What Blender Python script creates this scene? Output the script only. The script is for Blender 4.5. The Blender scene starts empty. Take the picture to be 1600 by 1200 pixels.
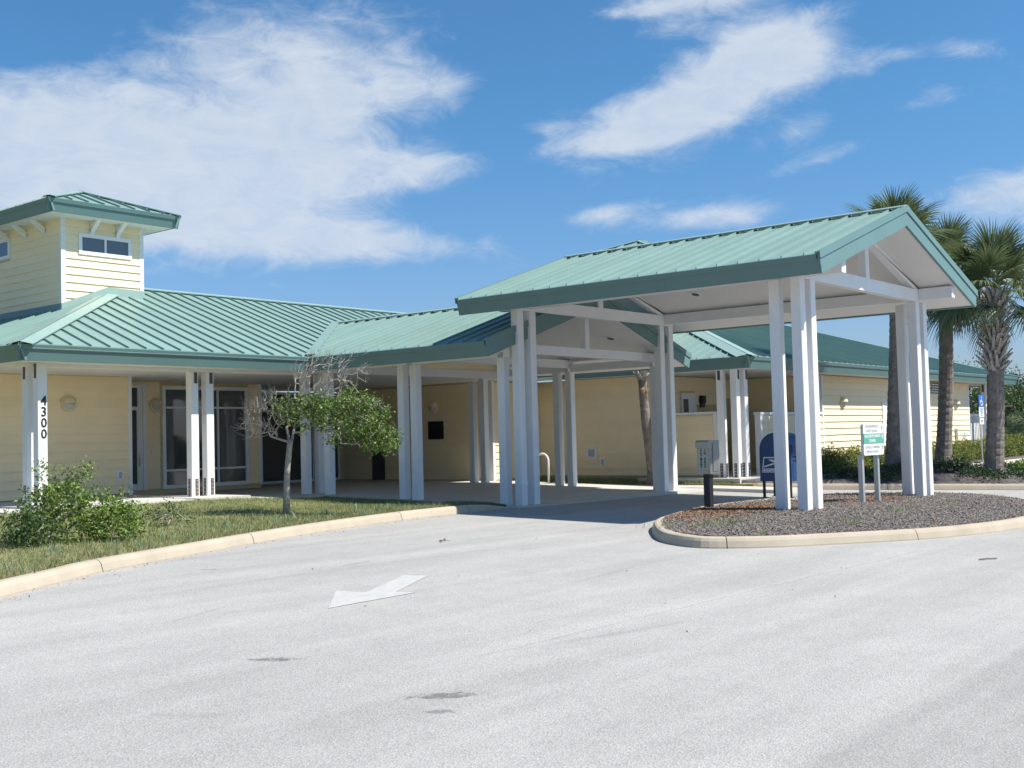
import bpy, bmesh, math, random
import numpy as np
from mathutils import Vector, Matrix
from bisect import bisect
R = math.radians
C = bpy.context.scene.collection
SC = bpy.context.scene

# ------------------------------------------------------------------ camera
CAM_H = 1.254
FW = Vector((0.7720643724815935, 0.6339628218918727, 0.04480786988350391))
RT = Vector((0.6352805046934353, -0.7718547059545592, -0.0256708638782377))
UP = Vector((-0.01831079192873234, -0.04828512560504214, 0.998665740648115))
cd = bpy.data.cameras.new('camera'); cam = bpy.data.objects.new('camera', cd); C.objects.link(cam)
cd.sensor_width = 36; cd.sensor_fit = 'HORIZONTAL'; cd.lens = 40.325; cd.shift_y = 0.00133
cd.clip_start = 0.05; cd.clip_end = 3000
m = Matrix((RT, UP, -FW)).transposed().to_4x4(); m.translation = Vector((0, 0, CAM_H)); cam.matrix_world = m
SC.camera = cam

# ------------------------------------------------------------------ sun, sky, exposure
SUN_H = Vector((0.31, -0.70, 1.0)).normalized()
sun_el = math.asin(SUN_H.z); sun_rot = math.atan2(SUN_H.x, SUN_H.y)
sd = bpy.data.lights.new('sun', 'SUN'); sd.energy = 4.8; sd.angle = R(0.55); sd.color = (1.0, 0.94, 0.83)
sun = bpy.data.objects.new('sun', sd); C.objects.link(sun)
sun.rotation_euler = SUN_H.to_track_quat('Z', 'Y').to_euler(); sun.location = (0, -20, 40)
SC.view_settings.view_transform = 'Standard'; SC.view_settings.look = 'None'
SC.view_settings.exposure = 0.66; SC.view_settings.gamma = 1.0; SC.view_settings.use_curve_mapping = False
SC.cycles.max_bounces = 8; SC.cycles.diffuse_bounces = 5; SC.cycles.use_denoising = True

def build_world():
    w = bpy.data.worlds.new('World'); SC.world = w; w.use_nodes = True
    nt = w.node_tree; N = nt.nodes; L = nt.links; N.clear()
    def nd(t, **k):
        n = N.new(t)
        for a, b in k.items(): setattr(n, a, b)
        return n
    def setin(n, i, v):
        if isinstance(v, (int, float, tuple)): n.inputs[i].default_value = v
        else: L.new(v, n.inputs[i])
    def M(op, a, b=0.0, c=0.0):
        n = nd('ShaderNodeMath', operation=op); setin(n, 0, a); setin(n, 1, b); setin(n, 2, c); return n.outputs[0]
    out = nd('ShaderNodeOutputWorld'); bg = nd('ShaderNodeBackground')
    L.new(bg.outputs[0], out.inputs[0])
    sky = nd('ShaderNodeTexSky', sky_type='NISHITA'); sky.sun_disc = False
    sky.sun_elevation = sun_el; sky.sun_rotation = sun_rot; sky.air_density = 1.0; sky.dust_density = 0.9; sky.ozone_density = 2.2
    tc = nd('ShaderNodeTexCoord'); nrm = nd('ShaderNodeVectorMath', operation='NORMALIZE'); L.new(tc.outputs['Generated'], nrm.inputs[0])
    sp = nd('ShaderNodeSeparateXYZ'); L.new(nrm.outputs[0], sp.inputs[0])
    az = M('ARCTAN2', sp.outputs[1], sp.outputs[0]); el = M('ARCSINE', sp.outputs[2])
    # stretched coordinates: clouds lie in flat layers, so they look wider than tall
    st = nd('ShaderNodeVectorMath', operation='MULTIPLY'); L.new(nrm.outputs[0], st.inputs[0]); st.inputs[1].default_value = (1, 1, 2.3)
    def noise(scale, detail, rough, dist, off=0.0):
        n = nd('ShaderNodeTexNoise'); n.inputs['Scale'].default_value = scale; n.inputs['Detail'].default_value = detail
        n.inputs['Roughness'].default_value = rough; n.inputs['Distortion'].default_value = dist
        v = nd('ShaderNodeVectorMath', operation='ADD'); L.new(st.outputs[0], v.inputs[0]); v.inputs[1].default_value = (off, off * .7, off * .3)
        L.new(v.outputs[0], n.inputs['Vector']); return n.outputs['Fac']
    n1 = noise(6.5, 9, .58, .7, 3.1); n2 = noise(21, 9, .68, .6, 7.7); n3 = noise(1.6, 3, .5, .2, 1.3)
    # cloud banks: centre (azimuth, elevation), half sizes, tilt, weight
    banks = CLOUD_BANKS
    field = M('MULTIPLY_ADD', n3, 1.1, -.72)
    for (a0, e0, sa, se, tilt, wgt) in banks:
        da = M('SUBTRACT', az, a0); de = M('SUBTRACT', el, e0)
        ct, s_ = math.cos(tilt), math.sin(tilt)
        u = M('MULTIPLY_ADD', da, ct / sa, M('MULTIPLY', de, s_ / sa)); v = M('MULTIPLY_ADD', de, ct / se, M('MULTIPLY', da, -s_ / se))
        r2 = M('ADD', M('MULTIPLY', u, u), M('MULTIPLY', v, v))
        g = M('EXPONENT', M('MULTIPLY', r2, -1.0))
        field = M('MULTIPLY_ADD', g, wgt, field)
    d = M('ADD', field, M('MULTIPLY_ADD', n1, 1.05, M('MULTIPLY_ADD', n2, 1.15, -1.12)))
    mr = nd('ShaderNodeMapRange', interpolation_type='SMOOTHSTEP'); L.new(d, mr.inputs[0])
    mr.inputs[1].default_value = .03; mr.inputs[2].default_value = .98
    cover = M('MULTIPLY', mr.outputs[0], .84)
    up = nd('ShaderNodeMapRange'); L.new(sp.outputs[2], up.inputs[0]); up.inputs[1].default_value = -.02; up.inputs[2].default_value = .03
    cover = M('MULTIPLY', cover, up.outputs[0])
    # cloud brightness: thick parts a little greyer
    ccol = nd('ShaderNodeMix', data_type='RGBA'); L.new(M('MULTIPLY_ADD', n2, 1.6, -.35), ccol.inputs['Factor'])
    ccol.inputs['A'].default_value = CLOUD_A; ccol.inputs['B'].default_value = CLOUD_B
    tint = nd('ShaderNodeMix', data_type='RGBA', blend_type='MULTIPLY'); tint.inputs['Factor'].default_value = 1
    L.new(sky.outputs[0], tint.inputs['A'])
    lowhi = nd('ShaderNodeMapRange', interpolation_type='SMOOTHSTEP'); L.new(sp.outputs[2], lowhi.inputs[0]); lowhi.inputs[1].default_value = .0; lowhi.inputs[2].default_value = .30
    tg = nd('ShaderNodeMix', data_type='RGBA'); L.new(lowhi.outputs[0], tg.inputs['Factor']); tg.inputs['A'].default_value = (.48, .555, .74, 1); tg.inputs['B'].default_value = SKY_TINT
    L.new(tg.outputs['Result'], tint.inputs['B'])
    mix = nd('ShaderNodeMix', data_type='RGBA'); L.new(cover, mix.inputs['Factor']); L.new(tint.outputs['Result'], mix.inputs['A']); L.new(ccol.outputs['Result'], mix.inputs['B'])
    L.new(mix.outputs['Result'], bg.inputs[0]); bg.inputs[1].default_value = SKY_STRENGTH
SKY_STRENGTH = 0.118
SKY_TINT = (.335, .61, .775, 1)
CLOUD_A = (3.0, 3.5, 4.3, 1); CLOUD_B = (4.2, 4.5, 4.8, 1)
CLOUD_BANKS = [  # filled from the photograph's cloud positions
    (.98, .262, .18, .064, -.10, .98), (1.04, .20, .15, .055, 0, .92), (1.12, .25, .09, .05, 0, .7), (.84, .285, .10, .045, -.25, .75), (.72, .297, .055, .022, .12, .75), (.90, .335, .12, .035, -.1, .5),
    (.765, .232, .090, .022, -.05, 1.0), (.84, .172, .14, .020, .05, 1.0), (.93, .21, .09, .038, .1, .72), (1.11, .335, .05, .02, .3, -.9),
    (.505, .294, .085, .034, -.14, .95), (.445, .318, .055, .022, -.22, .95), (.54, .272, .07, .018, 0, .6), (.43, .30, .05, .015, .1, .5), (.60, .252, .055, .010, -.08, .85), (.555, .262, .05, .02, -.2, .6),
    (.50, .365, .075, .016, -.1, .95), (.545, .337, .04, .008, -.05, .45), (.31, .36, .06, .014, 0, .75), (.433, .248, .03, .013, -.3, .55), (.33, .262, .03, .011, -.2, .4),
    (.40, .345, .035, .008, -.2, .5), (.36, .30, .03, .008, -.1, .45), (.30, .30, .03, .010, .2, .5), (.42, .225, .05, .008, -.2, .45), (.66, .265, .03, .006, 0, .35), (.57, .355, .03, .006, 0, .5),
    (.605, .190, .04, .009, -.1, .8), (.50, .185, .06, .013, -.05, .85), (.27, .185, .06, .022, 0, .95), (.63, .335, .02, .005, 0, .3),
    (.695, .285, .035, .05, -.3, -.7), (.39, .365, .06, .028, 0, -.55),
    (.585, .31, .04, .03, 0, -.3), (.70, .21, .06, .03, 0, -.25)]
build_world()

# ------------------------------------------------------------------ materials
MAT = {}
def material(name, col, rough=.6, spec=.4, metallic=0.0, var=0.0, vscale=6.0, bump=0.0, bscale=40.0, tint=False, tvar=.35, dirt=0.0, dscale=1.2, dcol=(.2, .18, .14), trans=0.0, each=0.0):
    mt = bpy.data.materials.new(name); mt.use_nodes = True; nt = mt.node_tree; N = nt.nodes; L = nt.links
    b = N['Principled BSDF']; b.inputs['Roughness'].default_value = rough; b.inputs['Metallic'].default_value = metallic
    b.inputs['Specular IOR Level'].default_value = spec
    tc = N.new('ShaderNodeTexCoord'); geo = N.new('ShaderNodeNewGeometry')
    def rgb(c):
        n = N.new('ShaderNodeRGB'); n.outputs[0].default_value = (*c, 1); return n.outputs[0]
    col_s = rgb(col)
    def mul(c, f):
        n = N.new('ShaderNodeMix'); n.data_type = 'RGBA'; n.blend_type = 'MULTIPLY'; n.inputs['Factor'].default_value = 1
        L.new(c, n.inputs['A']); L.new(f, n.inputs['B']); return n.outputs['Result']
    def ramp(src, lo, hi, a, b_):
        n = N.new('ShaderNodeMapRange'); L.new(src, n.inputs[0]); n.inputs[1].default_value = lo; n.inputs[2].default_value = hi
        n.inputs[3].default_value = a; n.inputs[4].default_value = b_; return n.outputs[0]
    def noise(scale, detail=4, rough_=.55):
        n = N.new('ShaderNodeTexNoise'); n.inputs['Scale'].default_value = scale; n.inputs['Detail'].default_value = detail; n.inputs['Roughness'].default_value = rough_
        L.new(geo.outputs['Position'], n.inputs['Vector']); return n.outputs['Fac']
    if var:
        col_s = mul(col_s, ramp(noise(vscale), .3, .7, 1 - var, 1 + var))
    if each:
        oi = N.new('ShaderNodeObjectInfo'); col_s = mul(col_s, ramp(oi.outputs['Random'], 0, 1, 1 - each, 1 + each))
    if tint:
        a = N.new('ShaderNodeAttribute'); a.attribute_name = 'tint'
        col_s = mul(col_s, ramp(a.outputs['Fac'], 0, 1, 1 - tvar, 1 + tvar))
    if dirt:
        n = N.new('ShaderNodeMix'); n.data_type = 'RGBA'; L.new(ramp(noise(dscale, 6, .65), .48, .75, 0, dirt), n.inputs['Factor'])
        L.new(col_s, n.inputs['A']); n.inputs['B'].default_value = (*dcol, 1); col_s = n.outputs['Result']
    L.new(col_s, b.inputs['Base Color'])
    if bump:
        bp = N.new('ShaderNodeBump'); bp.inputs['Strength'].default_value = bump; bp.inputs['Distance'].default_value = .01
        L.new(noise(bscale, 5), bp.inputs['Height']); L.new(bp.outputs[0], b.inputs['Normal'])
    if trans:
        tr = N.new('ShaderNodeBsdfTranslucent'); L.new(col_s, tr.inputs[0]); mx = N.new('ShaderNodeMixShader'); mx.inputs[0].default_value = trans
        L.new(b.outputs[0], mx.inputs[1]); L.new(tr.outputs[0], mx.inputs[2]); L.new(mx.outputs[0], N['Material Output'].inputs[0])
    MAT[name] = mt; return mt
material('roof_green', (.200, .305, .280), .42, .4, 0, var=.05, vscale=1.5, dirt=.28, dscale=1.6, dcol=(.255, .335, .305), each=.055)
material('cap_green', (.255, .370, .340), .40, .5, 0, var=.03, vscale=2)
material('fascia_green', (.125, .222, .220), .45, .45, 0, var=.05, vscale=1.2)
material('white_paint', (.78, .79, .80), .5, .4, 0, var=.03, vscale=3, dirt=.10, dscale=2.5, dcol=(.58, .56, .52), each=.02)
material('ceiling_white', (.74, .73, .72), .7, .2, 0, var=.02, vscale=2)
material('siding_yellow', (.870, .738, .500), .65, .25, 0, var=.03, vscale=2.5, bump=.15, bscale=60, each=.025)
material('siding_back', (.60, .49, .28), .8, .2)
material('foundation', (.42, .36, .25), .85, .2, var=.08, bump=.3)
material('dark_glass', (.065, .078, .09), .03, 1.0)
material('grey_door', (.42, .44, .44), .5, .4)
material('steel_plate', (.16, .12, .11), .55, .4, .3, var=.25, vscale=30)
material('dark_plate', (.09, .09, .10), .5, .4, .2)
material('concrete', (.50, .485, .455), .85, .2, var=.06, vscale=1.4, bump=.2, bscale=80, dirt=.22, dscale=1.1, dcol=(.33, .31, .28))
material('curb_concrete', (.415, .360, .288), .85, .2, var=.07, vscale=2.5, bump=.3, bscale=60, dirt=.5, dscale=2.6, dcol=(.30, .265, .215), each=.05)
material('lamp_cream', (.72, .62, .42), .5, .4)
material('lamp_lens', (.55, .55, .56), .25, .5)
material('black_metal', (.018, .017, .022), .45, .45)
material('aluminium', (.36, .36, .34), .42, .5, .75, var=.06, vscale=5, bump=.08, bscale=25)
material('mail_blue', (.020, .058, .165), .35, .5, var=.05)
material('sticker_white', (.75, .78, .82), .5, .4)
material('sign_green', (.105, .36, .27), .5, .4)
material('sign_blue', (.02, .14, .55), .5, .4)
material('letter_black', (.02, .02, .025), .5, .4)
material('letter_grey', (.34, .35, .36), .6, .3)
material('orange_sticker', (.80, .38, .05), .5, .4)
material('label_yellow', (.62, .60, .36), .5, .4)
material('label_face', (.50, .50, .40), .5, .4)
material('galvanised', (.55, .56, .56), .4, .5, .6)
material('bark_palm', (.205, .180, .160), .9, .1, var=.30, vscale=9, bump=.6, bscale=30, dirt=.35, dscale=5, dcol=(.34, .315, .29))
material('boot_grey', (.40, .37, .345), .85, .15, var=.2, vscale=8)
material('palm_leaf', (.135, .175, .080), .42, .5, tint=True, tvar=.45, trans=.25)
material('palm_dry', (.26, .20, .12), .8, .2, tint=True, tvar=.3)
material('leaf_bright', (.165, .250, .050), .5, .4, tint=True, tvar=.55, trans=.3)
material('leaf_tree', (.120, .190, .040), .45, .45, tint=True, tvar=.6, trans=.3)
material('leaf_mid', (.075, .130, .035), .5, .4, tint=True, tvar=.5, trans=.3)
material('leaf_dark', (.035, .070, .028), .55, .35, tint=True, tvar=.5, trans=.2)
material('leaf_yellow', (.185, .215, .050), .55, .3, tint=True, tvar=.45, trans=.3)
material('grass_blade', (.205, .260, .108), .6, .25, tint=True, tvar=.5, trans=.3)
material('weed_blade', (.20, .29, .19), .5, .3, tint=True, tvar=.35, trans=.3)
material('twig_grey', (.34, .315, .29), .85, .1, var=.15, vscale=20)
material('bark_pale', (.330, .300, .265), .9, .1, var=.35, vscale=35, bump=.5, bscale=60)
material('soil_grass', (.205, .195, .095), .95, .1, var=.30, vscale=4, bump=.5, bscale=30, dirt=.45, dscale=2.2, dcol=(.22, .17, .09))
material('earth', (.20, .19, .10), .95, .1, var=.3, vscale=2)
material('mulch_soil', (.13, .115, .115), .95, .1, var=.25, vscale=12, bump=.8, bscale=50)
material('chip_grey', (.170, .155, .150), .9, .15, tint=True, tvar=.6)
material('chip_brown', (.185, .105, .062), .9, .1, tint=True, tvar=.6)
material('road_paint', (.435, .435, .432), .8, .2, var=.07, vscale=9, bump=.4, bscale=120, dirt=.75, dscale=7, dcol=(.37, .37, .37))
material('paving_pink', (.52, .46, .41), .85, .2, var=.08)
def road_material():
    mt = bpy.data.materials.new('road_asphalt'); mt.use_nodes = True; nt = mt.node_tree; N = nt.nodes; L = nt.links
    b = N['Principled BSDF']; b.inputs['Roughness'].default_value = .88; b.inputs['Specular IOR Level'].default_value = .25
    geo = N.new('ShaderNodeNewGeometry'); P = geo.outputs['Position']
    def noise(scale, det=5, ro=.6, vec=None, dist=0):
        n = N.new('ShaderNodeTexNoise'); n.inputs['Scale'].default_value = scale; n.inputs['Detail'].default_value = det; n.inputs['Roughness'].default_value = ro; n.inputs['Distortion'].default_value = dist
        L.new(vec or P, n.inputs['Vector']); return n.outputs['Fac']
    def mr(s, a, b_, c, d, smooth=False):
        n = N.new('ShaderNodeMapRange'); L.new(s, n.inputs[0])
        if smooth: n.interpolation_type = 'SMOOTHSTEP'
        for i, v in enumerate((a, b_, c, d)): n.inputs[i + 1].default_value = v
        return n.outputs[0]
    def M(op, a, b_=0.0, c=0.0):
        n = N.new('ShaderNodeMath'); n.operation = op
        for i, v in enumerate((a, b_, c)):
            if isinstance(v, (int, float)): n.inputs[i].default_value = v
            else: L.new(v, n.inputs[i])
        return n.outputs[0]
    vo = N.new('ShaderNodeTexVoronoi'); vo.inputs['Scale'].default_value = 95; L.new(P, vo.inputs['Vector'])
    vsep = N.new('ShaderNodeSeparateColor'); L.new(vo.outputs['Color'], vsep.inputs[0])
    f = mr(vsep.outputs[0], 0, 1, .84, 1.14)                                        # aggregate stones
    f = M('MULTIPLY', f, mr(noise(.28, 4), .3, .7, .92, 1.06))                      # broad wear
    f = M('MULTIPLY', f, mr(noise(2.6, 6, .65), .3, .7, .95, 1.05))
    f = M('MULTIPLY', f, mr(noise(210, 2), .2, .8, .86, 1.13))
    # traffic lanes: faint bands along the drive, wobbling
    sx = N.new('ShaderNodeSeparateXYZ'); L.new(P, sx.inputs[0])
    mp = N.new('ShaderNodeMapping'); L.new(P, mp.inputs['Vector']); mp.inputs['Rotation'].default_value = (0, 0, R(-18)); mp.inputs['Scale'].default_value = (.12, 1.5, 1)
    f = M('MULTIPLY', f, mr(noise(1.0, 5, .65, mp.outputs[0], .5), .35, .72, 1.05, .86))
    # scraped dark patches and oil spots with ragged edges
    def spot(x, y, ax, ay, rot, depth):
        nonlocal f
        dx = M('SUBTRACT', sx.outputs[0], x); dy = M('SUBTRACT', sx.outputs[1], y)
        c, s = math.cos(rot), math.sin(rot)
        u = M('MULTIPLY_ADD', dx, c / ax, M('MULTIPLY', dy, s / ax)); v = M('MULTIPLY_ADD', dy, c / ay, M('MULTIPLY', dx, -s / ay))
        r2 = M('ADD', M('MULTIPLY', u, u), M('MULTIPLY', v, v))
        k = M('ADD', r2, M('MULTIPLY', M('SUBTRACT', noise(16, 7, .8), .5), 6.0))
        f = M('MULTIPLY', f, mr(k, .1, 1.1, depth, 1.0, True))
    spot(4.78, 5.98, .19, .065, R(-52), .48); spot(4.72, 4.42, .23, .08, R(-45), .52); spot(4.45, 4.2, .1, .05, R(-45), .6); spot(7.34, 10.19, .14, .06, R(-50), .72)
    spot(6.9, 4.7, .9, .05, R(-12), .88); spot(8.6, 9.3, .5, .05, R(15), .85); spot(5.6, 7.9, .5, .04, R(20), .88); spot(9.5, 6.6, .7, .05, R(8), .88); spot(10.9, 10.1, .10, .05, R(20), .6); spot(3.6, 5.2, .25, .07, R(-50), .9)
    # one hairline crack running to the island
    w = M('ADD', M('SUBTRACT', sx.outputs[1], M('MULTIPLY_ADD', sx.outputs[0], -.021, 5.09)), M('MULTIPLY', M('SUBTRACT', noise(1.6, 6, .7), .5), .16))
    inr = M('MULTIPLY', M('GREATER_THAN', sx.outputs[0], 5.6), M('LESS_THAN', sx.outputs[0], 13.2))
    crack = M('MULTIPLY', mr(M('ABSOLUTE', w), .004, .022, 1, 0), inr)
    f = M('MULTIPLY', f, M('MULTIPLY_ADD', crack, -.15, 1.0))
    # older, darker surface beyond a laying joint at the near right
    w2 = M('ADD', M('SUBTRACT', sx.outputs[1], 2.28), M('MULTIPLY', M('SUBTRACT', noise(3, 4), .5), .1))
    f = M('MULTIPLY', f, mr(w2, -.03, .03, .90, 1.0))
    mx = N.new('ShaderNodeMix'); mx.data_type = 'RGBA'; mx.blend_type = 'MULTIPLY'; mx.inputs['Factor'].default_value = 1
    mx.inputs['A'].default_value = ROAD_COL; L.new(f, mx.inputs['B']); L.new(mx.outputs['Result'], b.inputs['Base Color'])
    bp = N.new('ShaderNodeBump'); bp.inputs['Strength'].default_value = .5; bp.inputs['Distance'].default_value = .006
    L.new(vo.outputs['Distance'], bp.inputs['Height']); L.new(bp.outputs[0], b.inputs['Normal'])
    MAT['road_asphalt'] = mt
ROAD_COL = (.358, .352, .344, 1)
road_material()

# ------------------------------------------------------------------ mesh helpers
class MB:
    def __init__(s): s.v = []; s.f = []; s.t = []
    def add(s, vs, fs, tint=None):
        o = len(s.v); s.v += [tuple(v) for v in vs]; s.f += [tuple(i + o for i in f) for f in fs]
        s.t += [tint if tint is not None else .5] * len(fs); return s
    def box(s, x0, x1, y0, y1, z0, z1):
        return s.add([(x0, y0, z0), (x1, y0, z0), (x1, y1, z0), (x0, y1, z0), (x0, y0, z1), (x1, y0, z1), (x1, y1, z1), (x0, y1, z1)],
                     [(0, 3, 2, 1), (4, 5, 6, 7), (0, 1, 5, 4), (1, 2, 6, 5), (2, 3, 7, 6), (3, 0, 4, 7)])
    def prism(s, poly, ext):
        """poly: list of 3D points, ext: extrusion vector"""
        n = len(poly); e = Vector(ext); a = [Vector(p) for p in poly]
        nrm = Vector((0, 0, 0))
        for i in range(n): nrm += a[i].cross(a[(i + 1) % n])
        if nrm.dot(e) > 0: a.reverse()
        return s.add(a + [p + e for p in a], [tuple(range(n)), tuple(range(2 * n - 1, n - 1, -1))] + [(i, i + n, (i + 1) % n + n, (i + 1) % n) for i in range(n)])
    def beam(s, p, q, w, h, up=(0, 0, 1)):
        """bar from p to q, width w sideways, height h centred on the line"""
        p, q = Vector(p), Vector(q); d = (q - p).normalized(); side = d.cross(Vector(up)).normalized(); u = side.cross(d)
        return s.prism([p + side * a * w / 2 + u * b * h / 2 for a, b in ((-1, -1), (1, -1), (1, 1), (-1, 1))], q - p)
    def tube(s, pts, rad, sides=6, cap=True, tint=None):
        pts = [Vector(p) for p in pts]; n = len(pts); vs = []; ref = Vector((.3, .9, .2)).normalized()
        for i, p in enumerate(pts):
            d = (pts[min(i + 1, n - 1)] - pts[max(i - 1, 0)]); d = d.normalized() if d.length > 1e-9 else Vector((0, 0, 1))
            a = d.cross(ref)
            if a.length < 1e-3: a = d.cross(Vector((1, 0, 0)))
            a.normalize(); b = d.cross(a); r = rad[i] if hasattr(rad, '__len__') else rad
            vs += [p + (a * math.cos(2 * math.pi * k / sides) + b * math.sin(2 * math.pi * k / sides)) * r for k in range(sides)]
        fs = [(i * sides + k, i * sides + (k + 1) % sides, (i + 1) * sides + (k + 1) % sides, (i + 1) * sides + k) for i in range(n - 1) for k in range(sides)]
        if cap: fs += [tuple(range(sides - 1, -1, -1)), tuple((n - 1) * sides + k for k in range(sides))]
        return s.add(vs, fs, tint)
    def mesh(s, name, mat, off=(0, 0, 0), smooth=False, tint=False):
        me = bpy.data.meshes.new(name); o = Vector(off)
        me.from_pydata([tuple(Vector(v) - o) for v in s.v], [], s.f)
        if tint:
            at = me.attributes.new('tint', 'FLOAT', 'FACE'); at.data.foreach_set('value', s.t)
        me.materials.append(MAT[mat] if isinstance(mat, str) else mat)
        if smooth: me.polygons.foreach_set('use_smooth', [True] * len(me.polygons))
        me.update(); return me
    def build(s, name, mat, parent=None, smooth=False, tint=False, loc=None):
        off = wloc(parent) if loc is None else Vector(loc)
        me = s.mesh(name, mat, off, smooth, tint)
        return place(name, me, parent, off)
def wloc(o):
    v = Vector((0, 0, 0))
    while o is not None: v += Vector(o.location); o = o.parent
    return v
def place(name, me, parent, wpos):
    o = bpy.data.objects.new(name, me); C.objects.link(o)
    o.parent = parent; o.location = Vector(wpos) - wloc(parent); return o
def thing(name, label, cat, loc=(0, 0, 0), group=None):
    o = bpy.data.objects.new(name, None); C.objects.link(o); o.location = loc; o.empty_display_size = .2
    return tag(o, label, cat, group)
def tag(o, label=None, cat=None, group=None, kind=None):
    for k, v in (('label', label), ('category', cat), ('group', group), ('kind', kind)):
        if v: o[k] = v
    return o
def np_mesh(name, V, F, mat, tint=None, parent=None, smooth=False, off=None):
    """V (n,3), F (m,k) arrays"""
    off = wloc(parent) if off is None else Vector(off)
    V = np.asarray(V, np.float32) - np.array(off, np.float32); F = np.asarray(F, np.int32); m_, k = F.shape
    me = bpy.data.meshes.new(name); me.vertices.add(len(V)); me.vertices.foreach_set('co', V.ravel())
    me.loops.add(m_ * k); me.loops.foreach_set('vertex_index', F.ravel()); me.polygons.add(m_)
    me.polygons.foreach_set('loop_start', np.arange(m_, dtype=np.int32) * k)
    if tint is not None:
        at = me.attributes.new('tint', 'FLOAT', 'FACE'); at.data.foreach_set('value', np.asarray(tint, np.float32))
    me.materials.append(MAT[mat]); me.update(calc_edges=True); me.validate()
    if smooth: me.polygons.foreach_set('use_smooth', [True] * m_)
    return place(name, me, parent, off)
def lathe(prof, loc, axis='Z', seg=20):
    """profile [(r,h)] turned round an axis through loc"""
    mb = MB(); vs = []; n = len(prof)
    for r, h in prof:
        for k in range(seg):
            a = 2 * math.pi * k / seg; c, s = r * math.cos(a), r * math.sin(a)
            q = {'Z': (c, s, h), 'Y': (c, h, s), 'X': (h, c, s)}[axis]; vs.append(Vector(loc) + Vector(q))
    fs = []
    for i in range(n - 1):
        for k in range(seg):
            f = (i * seg + k, i * seg + (k + 1) % seg, (i + 1) * seg + (k + 1) % seg, (i + 1) * seg + k)
            fs.append(f if axis in 'ZX' else f[::-1])
    fs += [tuple(range(seg)), tuple((n - 1) * seg + k for k in range(seg))]
    return mb.add(vs, fs)
def letters(txt, size, pos, right, up, mat, parent, name='lettering', align='CENTER', spacing=1.0, depth=.003, bold=0.0):
    cu = bpy.data.curves.new('text', 'FONT'); cu.body = txt; cu.size = size; cu.align_x = align; cu.align_y = 'CENTER'
    cu.extrude = depth; cu.resolution_u = 2; cu.space_character = spacing; cu.offset = bold
    t = bpy.data.objects.new('text', cu); C.objects.link(t); dg = bpy.context.evaluated_depsgraph_get()
    me = bpy.data.meshes.new_from_object(t.evaluated_get(dg)); bpy.data.objects.remove(t); bpy.data.curves.remove(cu)
    r, u = Vector(right).normalized(), Vector(up).normalized(); n = r.cross(u)
    me.transform(Matrix((r, u, n)).transposed().to_4x4()); me.materials.clear(); me.materials.append(MAT[mat])
    return place(name, me, parent, pos)
rng = np.random.default_rng(7); random.seed(11)

# ------------------------------------------------------------------ ground
def G(x, y): return -.02 * max(0, 13.2 - max(y, -20)) - .006 * max(0, min(x, 60) - 14)
def sstep(t): t = min(1, max(0, t)); return t * t * (3 - 2 * t)
def ZS(x, y): return .027 * min(max(y - 13.2, 0), 5.2) + .12 * sstep((15.6 - x) / 2.6) + .004
def bed_z(x, y): return max(G(x, y) + .13, .12 - (12.5 - y) * .05) + .28 * math.exp(-((x - 28) / 2.8) ** 2 - ((y - 9.9) / 1.5) ** 2) + .10 * math.exp(-((x - 27.2) ** 2 + (y - 8.2) ** 2) / 1.2)
def grid_sheet(name, xs, ys, zf, mat, kind='structure', skirt=0.0, dz=0.0):
    mb = MB(); nx, ny = len(xs), len(ys)
    vs = [(x, y, zf(x, y) + dz) for y in ys for x in xs]
    mb.add(vs, [(j * nx + i, j * nx + i + 1, (j + 1) * nx + i + 1, (j + 1) * nx + i) for j in range(ny - 1) for i in range(nx - 1)])
    if skirt:
        ring = [i for i in range(nx)] + [j * nx + nx - 1 for j in range(1, ny)] + [(ny - 1) * nx + i for i in range(nx - 2, -1, -1)] + [j * nx for j in range(ny - 2, 0, -1)]
        k = len(ring); rv = [vs[i] for i in ring]
        mb.add(rv + [(a, b, c - skirt) for a, b, c in rv], [(i, i + k, (i + 1) % k + k, (i + 1) % k) for i in range(k)])
    return tag(mb.build(name, mat), kind=kind)
lin = lambda a, b, n: [a + (b - a) * i / (n - 1) for i in range(n)]
grid_sheet('ground', [-400, -120, -40, -10, 0, 14, 30, 60, 120, 400], [-400, -120, -40, -20, 0, 13.2, 30, 60, 120, 400], lambda x, y: G(x, y) - .10, 'earth')
grid_sheet('road', [-40, -20, -5, 5, 14, 23, 30, 45, 62], [-42, -20, -8, 0, 6, 10, 13.2, 13.6], G, 'road_asphalt')
def smooth_path(P, n=8, closed=False):
    P = [Vector((*p, 0)) if len(p) == 2 else Vector(p) for p in P]; out = []; N_ = len(P)
    for i in range(N_ if closed else N_ - 1):
        g = lambda k: P[k % N_] if closed else P[min(max(k, 0), N_ - 1)]
        a, b, c, d = g(i - 1), g(i), g(i + 1), g(i + 2)
        for k in range(n):
            t = k / n
            out.append(.5 * ((2 * b) + (c - a) * t + (2 * a - 5 * b + 4 * c - d) * t * t + (3 * b - a - 3 * c + d) * t ** 3))
    if not closed: out.append(P[-1])
    return out
def arclen(p):
    s = [0]
    for a, b in zip(p, p[1:]): s.append(s[-1] + (b - a).length)
    return s
def at_len(p, s, d):
    i = min(max(bisect(s, d) - 1, 0), len(p) - 2); t = (d - s[i]) / max(1e-9, s[i + 1] - s[i])
    return p[i].lerp(p[i + 1], t)
CURB = [(0, -.10), (0, .015), (.022, .085), (.045, .118), (.075, .13), (.155, .13), (.165, .12), (.165, -.10)]
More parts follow.
